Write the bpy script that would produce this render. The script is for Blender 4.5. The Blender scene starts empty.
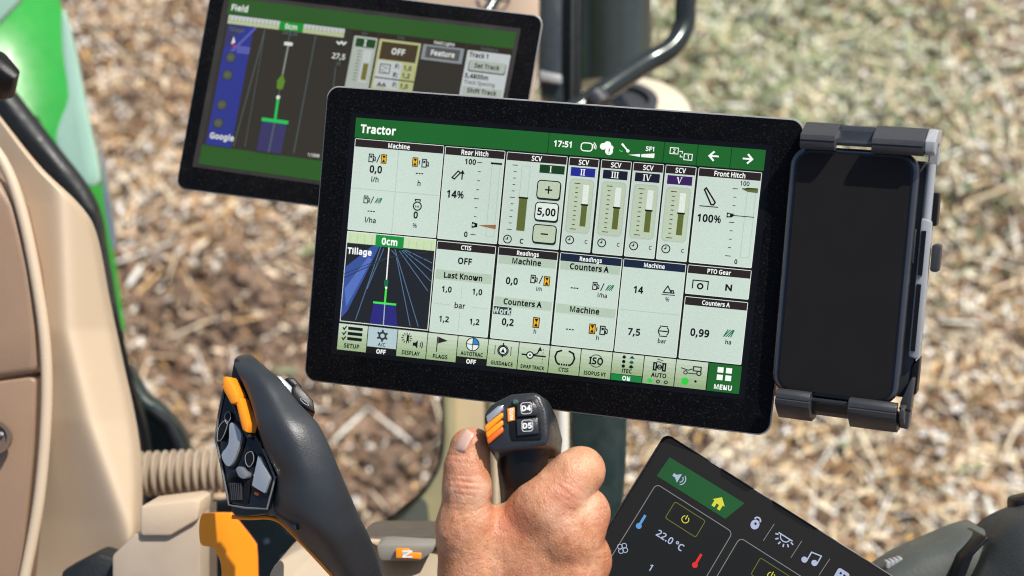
import bpy, bmesh, math, random
import numpy as np
from mathutils import Vector, Matrix
from mathutils.geometry import tessellate_polygon
random.seed(7); RNG = np.random.default_rng(11)
SC = bpy.context.scene
COL = SC.collection
R = math.radians

# ------------------------------------------------------------------ camera
F = 1422.2
CAM = Vector((0.0, 0.0, 2.35))
PITCH = R(50)
FW = Vector((0, math.cos(PITCH), -math.sin(PITCH)))
RT = Vector((1, 0, 0))
UP = Vector((0, math.sin(PITCH), math.cos(PITCH)))
def at(x, y, d):
    """point seen at photo position x, y at distance d in front of the camera"""
    x, y, d = float(x), float(y), float(d); return CAM + d * (FW + (x - 512) / F * RT + (288 - y) / F * UP)
def ray(x, y):
    x, y = float(x), float(y); return FW + (x - 512) / F * RT + (288 - y) / F * UP
def cdir(x, y, z):   # right, up, towards the viewer
    return (RT * x + UP * y - FW * z).normalized()
cd = bpy.data.cameras.new('camera'); cam = bpy.data.objects.new('camera', cd); COL.objects.link(cam)
cam.location = CAM; cam.rotation_euler = (math.pi / 2 - PITCH, 0, 0)
cd.lens = 50; cd.sensor_width = 36; cd.clip_start = 0.02; cd.clip_end = 2000
cd.dof.use_dof = True; cd.dof.focus_distance = 0.885; cd.dof.aperture_fstop = 5.6; cd.dof.aperture_blades = 0
SC.camera = cam
SC.cycles.filter_width = 1.1
SC.view_settings.view_transform = 'Standard'; SC.view_settings.look = 'None'; SC.view_settings.exposure = 0

# ------------------------------------------------------------------ light
EL, AZ = R(63), R(62)      # azimuth measured from +Y (away from the viewer) towards +X
sd = Vector((math.sin(AZ) * math.cos(EL), math.cos(AZ) * math.cos(EL), math.sin(EL)))
w = bpy.data.worlds.new('World'); SC.world = w; w.use_nodes = True
nt = w.node_tree; bg = nt.nodes['Background']
sky = nt.nodes.new('ShaderNodeTexSky'); sky.sky_type = 'NISHITA'; sky.sun_disc = False
sky.sun_elevation = EL; sky.sun_rotation = AZ; sky.air_density = 1.0; sky.dust_density = 2.0
nt.links.new(sky.outputs[0], bg.inputs[0]); bg.inputs[1].default_value = 0.125
sl = bpy.data.lights.new('sun', 'SUN'); sl.energy = 5.0; sl.angle = R(0.6); sl.color = (1, .95, .87)
so = bpy.data.objects.new('sun', sl); COL.objects.link(so); so.location = sd * 20
so.rotation_euler = (-sd).to_track_quat('-Z', 'Y').to_euler()

# ------------------------------------------------------------------ materials
MATS = {}
def mat(name, col, rough=.5, metal=0., var=.12, vscale=40., bump=0., bscale=400., emit=0., coat=0., sss=0., spec=.5, speck=0., alpha=1.):
    if name in MATS: return MATS[name]
    m = bpy.data.materials.new(name); m.use_nodes = True; t = m.node_tree; N = t.nodes; L = t.links
    b = N['Principled BSDF']; b.inputs['Roughness'].default_value = rough; b.inputs['Metallic'].default_value = metal
    b.inputs['Specular IOR Level'].default_value = spec
    if coat: b.inputs['Coat Weight'].default_value = coat; b.inputs['Coat Roughness'].default_value = .08
    tc = N.new('ShaderNodeTexCoord')
    nz = N.new('ShaderNodeTexNoise'); nz.inputs['Scale'].default_value = vscale; nz.inputs['Detail'].default_value = 5
    L.new(tc.outputs['Object'], nz.inputs['Vector'])
    mx = N.new('ShaderNodeMix'); mx.data_type = 'RGBA'
    mx.inputs[6].default_value = (*[c * (1 - var) for c in col], 1); mx.inputs[7].default_value = (*[min(1, c * (1 + var)) for c in col], 1)
    L.new(nz.outputs['Fac'], mx.inputs[0]); out = mx.outputs[2]
    if speck:
        n2 = N.new('ShaderNodeTexNoise'); n2.inputs['Scale'].default_value = 900; n2.inputs['Detail'].default_value = 2
        L.new(tc.outputs['Object'], n2.inputs['Vector'])
        rp = N.new('ShaderNodeValToRGB'); rp.color_ramp.elements[0].position = .56; rp.color_ramp.elements[1].position = .74
        L.new(n2.outputs['Fac'], rp.inputs[0])
        m2 = N.new('ShaderNodeMix'); m2.data_type = 'RGBA'; L.new(rp.outputs[0], m2.inputs[0]); L.new(out, m2.inputs[6])
        m2.inputs[7].default_value = (*[min(1, c + speck) for c in col], 1); out = m2.outputs[2]
    L.new(out, b.inputs['Base Color'])
    nr = N.new('ShaderNodeTexNoise'); nr.inputs['Scale'].default_value = 55; nr.inputs['Detail'].default_value = 6; nr.inputs['Roughness'].default_value = .65; L.new(tc.outputs['Object'], nr.inputs['Vector'])
    rr_ = N.new('ShaderNodeMapRange'); rr_.inputs[1].default_value = .3; rr_.inputs[2].default_value = .7; rr_.inputs[3].default_value = max(.03, rough * .7); rr_.inputs[4].default_value = min(1, rough * 1.35); L.new(nr.outputs['Fac'], rr_.inputs[0]); L.new(rr_.outputs[0], b.inputs['Roughness'])
    if emit:
        L.new(out, b.inputs['Emission Color']); b.inputs['Emission Strength'].default_value = emit
    if sss:
        b.inputs['Subsurface Weight'].default_value = sss; b.inputs['Subsurface Radius'].default_value = (.008, .003, .0015)
        b.inputs['Subsurface Scale'].default_value = 1
    if bump:
        n3 = N.new('ShaderNodeTexNoise'); n3.inputs['Scale'].default_value = bscale; n3.inputs['Detail'].default_value = 3
        L.new(tc.outputs['Object'], n3.inputs['Vector'])
        bp = N.new('ShaderNodeBump'); bp.inputs['Strength'].default_value = bump; bp.inputs['Distance'].default_value = .001
        L.new(n3.outputs['Fac'], bp.inputs['Height']); L.new(bp.outputs[0], b.inputs['Normal'])
    MATS[name] = m; return m
def lit(name, r, g, b, k=1., rough=.25):
    """a lit display colour given as 0-255 picture values"""
    def s(c):
        c /= 255.; return c / 12.92 if c <= .04045 else ((c + .055) / 1.055) ** 2.4
    if name in MATS: return MATS[name]
    m = bpy.data.materials.new(name); m.use_nodes = True; t = m.node_tree; N = t.nodes; L = t.links
    p = N['Principled BSDF']; p.inputs['Base Color'].default_value = (s(r) * .06 + .004, s(g) * .06 + .004, s(b) * .06 + .004, 1); p.inputs['Roughness'].default_value = rough
    p.inputs['Specular IOR Level'].default_value = .12
    tc = N.new('ShaderNodeTexCoord'); nz = N.new('ShaderNodeTexNoise'); nz.inputs['Scale'].default_value = 1500; nz.inputs['Detail'].default_value = 1
    n2 = N.new('ShaderNodeTexNoise'); n2.inputs['Scale'].default_value = 9; n2.inputs['Detail'].default_value = 1
    L.new(tc.outputs['Object'], nz.inputs['Vector']); L.new(tc.outputs['Object'], n2.inputs['Vector'])
    ad = N.new('ShaderNodeMath'); ad.operation = 'ADD'; L.new(nz.outputs['Fac'], ad.inputs[0]); L.new(n2.outputs['Fac'], ad.inputs[1])
    mp = N.new('ShaderNodeMapRange'); mp.inputs[1].default_value = .7; mp.inputs[2].default_value = 1.3; mp.inputs[3].default_value = .88 * k; mp.inputs[4].default_value = 1.08 * k
    L.new(ad.outputs[0], mp.inputs[0])
    p.inputs['Emission Color'].default_value = (s(r), s(g), s(b), 1); L.new(mp.outputs[0], p.inputs['Emission Strength'])
    MATS[name] = m; return m

BLK = mat('black_plastic', (.006, .006, .007), .34, bump=.15, bscale=1500, spec=.3)
BEZ = mat('speckled_bezel', (.0025, .0025, .003), .45, speck=.02, spec=.1, var=.2)
RIM = mat('rim_grey', (.38, .38, .37), .35, metal=.3)
CHAR = mat('charcoal_soft_plastic', (.028, .032, .037), .36, bump=.2, bscale=1300, spec=.5, var=.2)
CHARG = mat('charcoal_satin', (.02, .023, .028), .3, bump=.12, bscale=1200)
GLOSS = mat('gloss_black', (.006, .006, .007), .08, spec=.5, coat=.4)
SLV = mat('silver_button', (.50, .52, .54), .2, metal=.6, var=.05)
ORG = mat('orange_plastic', (.9, .29, .012), .35, bump=.1)
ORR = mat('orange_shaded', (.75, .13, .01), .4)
WHT = mat('white_print', (.8, .8, .78), .5)
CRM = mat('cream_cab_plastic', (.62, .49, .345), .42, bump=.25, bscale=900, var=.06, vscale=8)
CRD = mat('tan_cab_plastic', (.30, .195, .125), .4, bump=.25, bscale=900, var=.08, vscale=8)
OLV = mat('olive_plastic', (.32, .29, .16), .4, bump=.2)
OLP = mat('pale_olive_plastic', (.36, .37, .24), .5, bump=.2, vscale=30, var=.2)
GRN = mat('green_paint', (.018, .30, .03), .38, coat=.25, var=.3, vscale=6)
PREF = mat('pale_reflection', (.38, .60, .48), .12, coat=.5, var=.25, vscale=12)  # pale colour that stands for reflections on the green paint
RUB = mat('dark_rubber', (.010, .013, .014), .5, bump=.3, bscale=300)
TEAL = mat('dark_green_metal', (.012, .028, .026), .45, var=.6, vscale=12)
GRY = mat('grey_plastic', (.040, .042, .046), .4, bump=.2, bscale=1400)
LGR = mat('light_grey_plastic', (.36, .375, .39), .3, bump=.15, bscale=1400)
DMET = mat('dark_metal', (.08, .09, .088), .22, metal=.4, var=.3)
SPOT = mat('pedal_steel', (.25, .27, .28), .3, metal=.7)

# ------------------------------------------------------------------ object helpers
def origin(o):
    return Vector(o['_o']) if o is not None and '_o' in o else Vector((0, 0, 0))
def thing(name, loc, label, cat, group=None):
    o = bpy.data.objects.new(name, None); COL.objects.link(o); o.location = loc; o['_o'] = tuple(loc)
    o['label'] = label; o['category'] = cat
    if group: o['group'] = group
    return o
class MB:
    def __init__(s): s.v = []; s.f = []; s.mi = []; s.mats = []
    def m(s, mt):
        if mt not in s.mats: s.mats.append(mt)
        return s.mats.index(mt)
    def add(s, vs, fs, mt):
        k = len(s.v); s.v += [Vector(q) for q in vs]; i = s.m(mt)
        for f in fs: s.f.append([a + k for a in f]); s.mi.append(i)
    def prism(s, front, off, mt, side=None, back=True):
        """front: 3D outline; off: vector to the back outline (or list of points)"""
        n = len(front); bk = [p + off for p in front] if isinstance(off, Vector) else off
        s.add(front, [list(range(n))], mt)
        s.add(list(front) + list(bk), [[(i + 1) % n, i, n + i, n + (i + 1) % n] for i in range(n)], side or mt)
        if back: s.add(bk, [list(range(n))[::-1]], side or mt)
    def rings(s, rs, mt, cap=True, closed=True):
        n = len(rs[0]); fs = []
        for i in range(len(rs) - 1):
            for j in range(n if closed else n - 1):
                k = (j + 1) % n; fs.append([i * n + j, i * n + k, (i + 1) * n + k, (i + 1) * n + j])
        if cap: fs.append(list(range(n))[::-1]); fs.append([(len(rs) - 1) * n + j for j in range(n)])
        s.add([p for r in rs for p in r], fs, mt)
    def tube(s, pts, rad, mt, n=14, ref=None):
        pts = [Vector(p) for p in pts]; rs = []
        if not isinstance(rad, (list, tuple)): rad = [rad] * len(pts)
        u = None
        for i, p in enumerate(pts):
            t = (pts[min(i + 1, len(pts) - 1)] - pts[max(i - 1, 0)]).normalized()
            if u is None: u = t.orthogonal().normalized()
            u = (u - t * u.dot(t)).normalized(); v = t.cross(u)
            rs.append([p + rad[i] * (math.cos(a) * u + math.sin(a) * v) for a in [2 * math.pi * k / n for k in range(n)]])
        s.rings(rs, mt)
    def box(s, c, ax, sz, mt):
        c = Vector(c); vs = [c + ax[0] * sz[0] * i + ax[1] * sz[1] * j + ax[2] * sz[2] * k for i in (-.5, .5) for j in (-.5, .5) for k in (-.5, .5)]
        s.add(vs, [[0, 1, 3, 2], [4, 6, 7, 5], [0, 4, 5, 1], [2, 3, 7, 6], [0, 2, 6, 4], [1, 5, 7, 3]], mt)
    def build(s, name, parent=None, bevel=0, seg=2, smooth=True, sub=0, ang=35, label=None, fix=True):
        o0 = origin(parent)
        me = bpy.data.meshes.new(name); me.from_pydata([p - o0 for p in s.v], [], s.f)
        for mt in s.mats: me.materials.append(mt)
        me.polygons.foreach_set('material_index', s.mi)
        if fix:
            b = bmesh.new(); b.from_mesh(me); bmesh.ops.remove_doubles(b, verts=b.verts, dist=1e-6)
            bmesh.ops.recalc_face_normals(b, faces=b.faces)
            if bevel:
                es = [e for e in b.edges if len(e.link_faces) == 2 and e.calc_face_angle(0) > R(25)]
                bmesh.ops.bevel(b, geom=es, offset=bevel, segments=seg, profile=.5, affect='EDGES', clamp_overlap=True)
            b.to_mesh(me); b.free()
        if smooth:
            me.polygons.foreach_set('use_smooth', [True] * len(me.polygons))
            me.set_sharp_from_angle(angle=R(ang))
        o = bpy.data.objects.new(name, me); COL.objects.link(o); o['_o'] = tuple(o0) if parent is not None else (0, 0, 0)
        if parent is not None: o.parent = parent
        if label: o['label'] = label
        if sub:
            md = o.modifiers.new('sub', 'SUBSURF'); md.levels = sub; md.render_levels = sub
        return o
def tag(o, label, cat, group=None, kind=None):
    if label: o['label'] = label
    if cat: o['category'] = cat
    if group: o['group'] = group
    if kind: o['kind'] = kind
    return o
def solid(o, loc):
    """give a one-mesh thing its own base location"""
    loc = Vector(loc); o.data.transform(Matrix.Translation(-loc)); o.location = loc; return o
def smooth_poly(pts, n=6):
    """closed Catmull-Rom through 2D points"""
    out = []; k = len(pts)
    for i in range(k):
        p0, p1, p2, p3 = [np.array(pts[(i + j - 1) % k], float) for j in range(4)]
        for q in range(n):
            t = q / n
            out.append(tuple(.5 * ((2 * p1) + (-p0 + p2) * t + (2 * p0 - 5 * p1 + 4 * p2 - p3) * t * t + (-p0 + 3 * p1 - 3 * p2 + p3) * t ** 3)))
    return out
def curve3(pts, n=6):
    out = []; k = len(pts)
    for i in range(k - 1):
        p = [np.array(pts[min(max(i + j - 1, 0), k - 1)], float) for j in range(4)]
        for q in range(n):
            t = q / n
            out.append(tuple(.5 * ((2 * p[1]) + (-p[0] + p[2]) * t + (2 * p[0] - 5 * p[1] + 4 * p[2] - p[3]) * t * t + (-p[0] + 3 * p[1] - 3 * p[2] + p[3]) * t ** 3)))
    out.append(tuple(map(float, pts[-1]))); return out

# ------------------------------------------------------------------ flat artwork on a panel
class Plane:
    def __init__(s, O, N_):
        s.O = O; s.N = N_.normalized()
    def hit(s, x, y):
        r = ray(x, y); t = (s.O - CAM).dot(s.N) / r.dot(s.N); return CAM + r * t
def plane_from_quad(q, mean):
    A = np.array([[*(ray(*q[0]))], [*(-ray(*q[1]))], [*(ray(*q[2]))], [*(-ray(*q[3]))]]).T
    u, s_, vt = np.linalg.svd(A); d = vt[-1]; d = d / d.mean() * mean
    P = [CAM + ray(*q[i]) * float(d[i]) for i in range(4)]
    n = (P[1] - P[0]).cross(P[3] - P[0]).normalized()
    if n.dot(FW) > 0: n = -n
    return Plane(P[0], n), P
class Frame:
    """2D panel coordinates 0..W, 0..H (y down) laid on a real flat quad"""
    def __init__(s, P, W, H, n):
        s.P = P; s.W = W; s.H = H; s.n = n
        # projective fit in the plane
        e1 = (P[1] - P[0]).normalized(); e2 = n.cross(e1); s.e1, s.e2 = e1, e2
        src = [(0, 0), (W, 0), (W, H), (0, H)]; A = []; b = []
        for (x, y), p in zip(src, P):
            u = (p - P[0]).dot(e1); v = (p - P[0]).dot(e2)
            A.append([x, y, 1, 0, 0, 0, -u * x, -u * y]); b.append(u); A.append([0, 0, 0, x, y, 1, -v * x, -v * y]); b.append(v)
        h = np.linalg.solve(np.array(A, float), np.array(b, float)); s.h = np.append(h, 1).reshape(3, 3)
    def p(s, x, y, z=0):
        q = s.h @ np.array([x, y, 1.]); return s.P[0] + s.e1 * float(q[0] / q[2]) + s.e2 * float(q[1] / q[2]) + s.n * z
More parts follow.
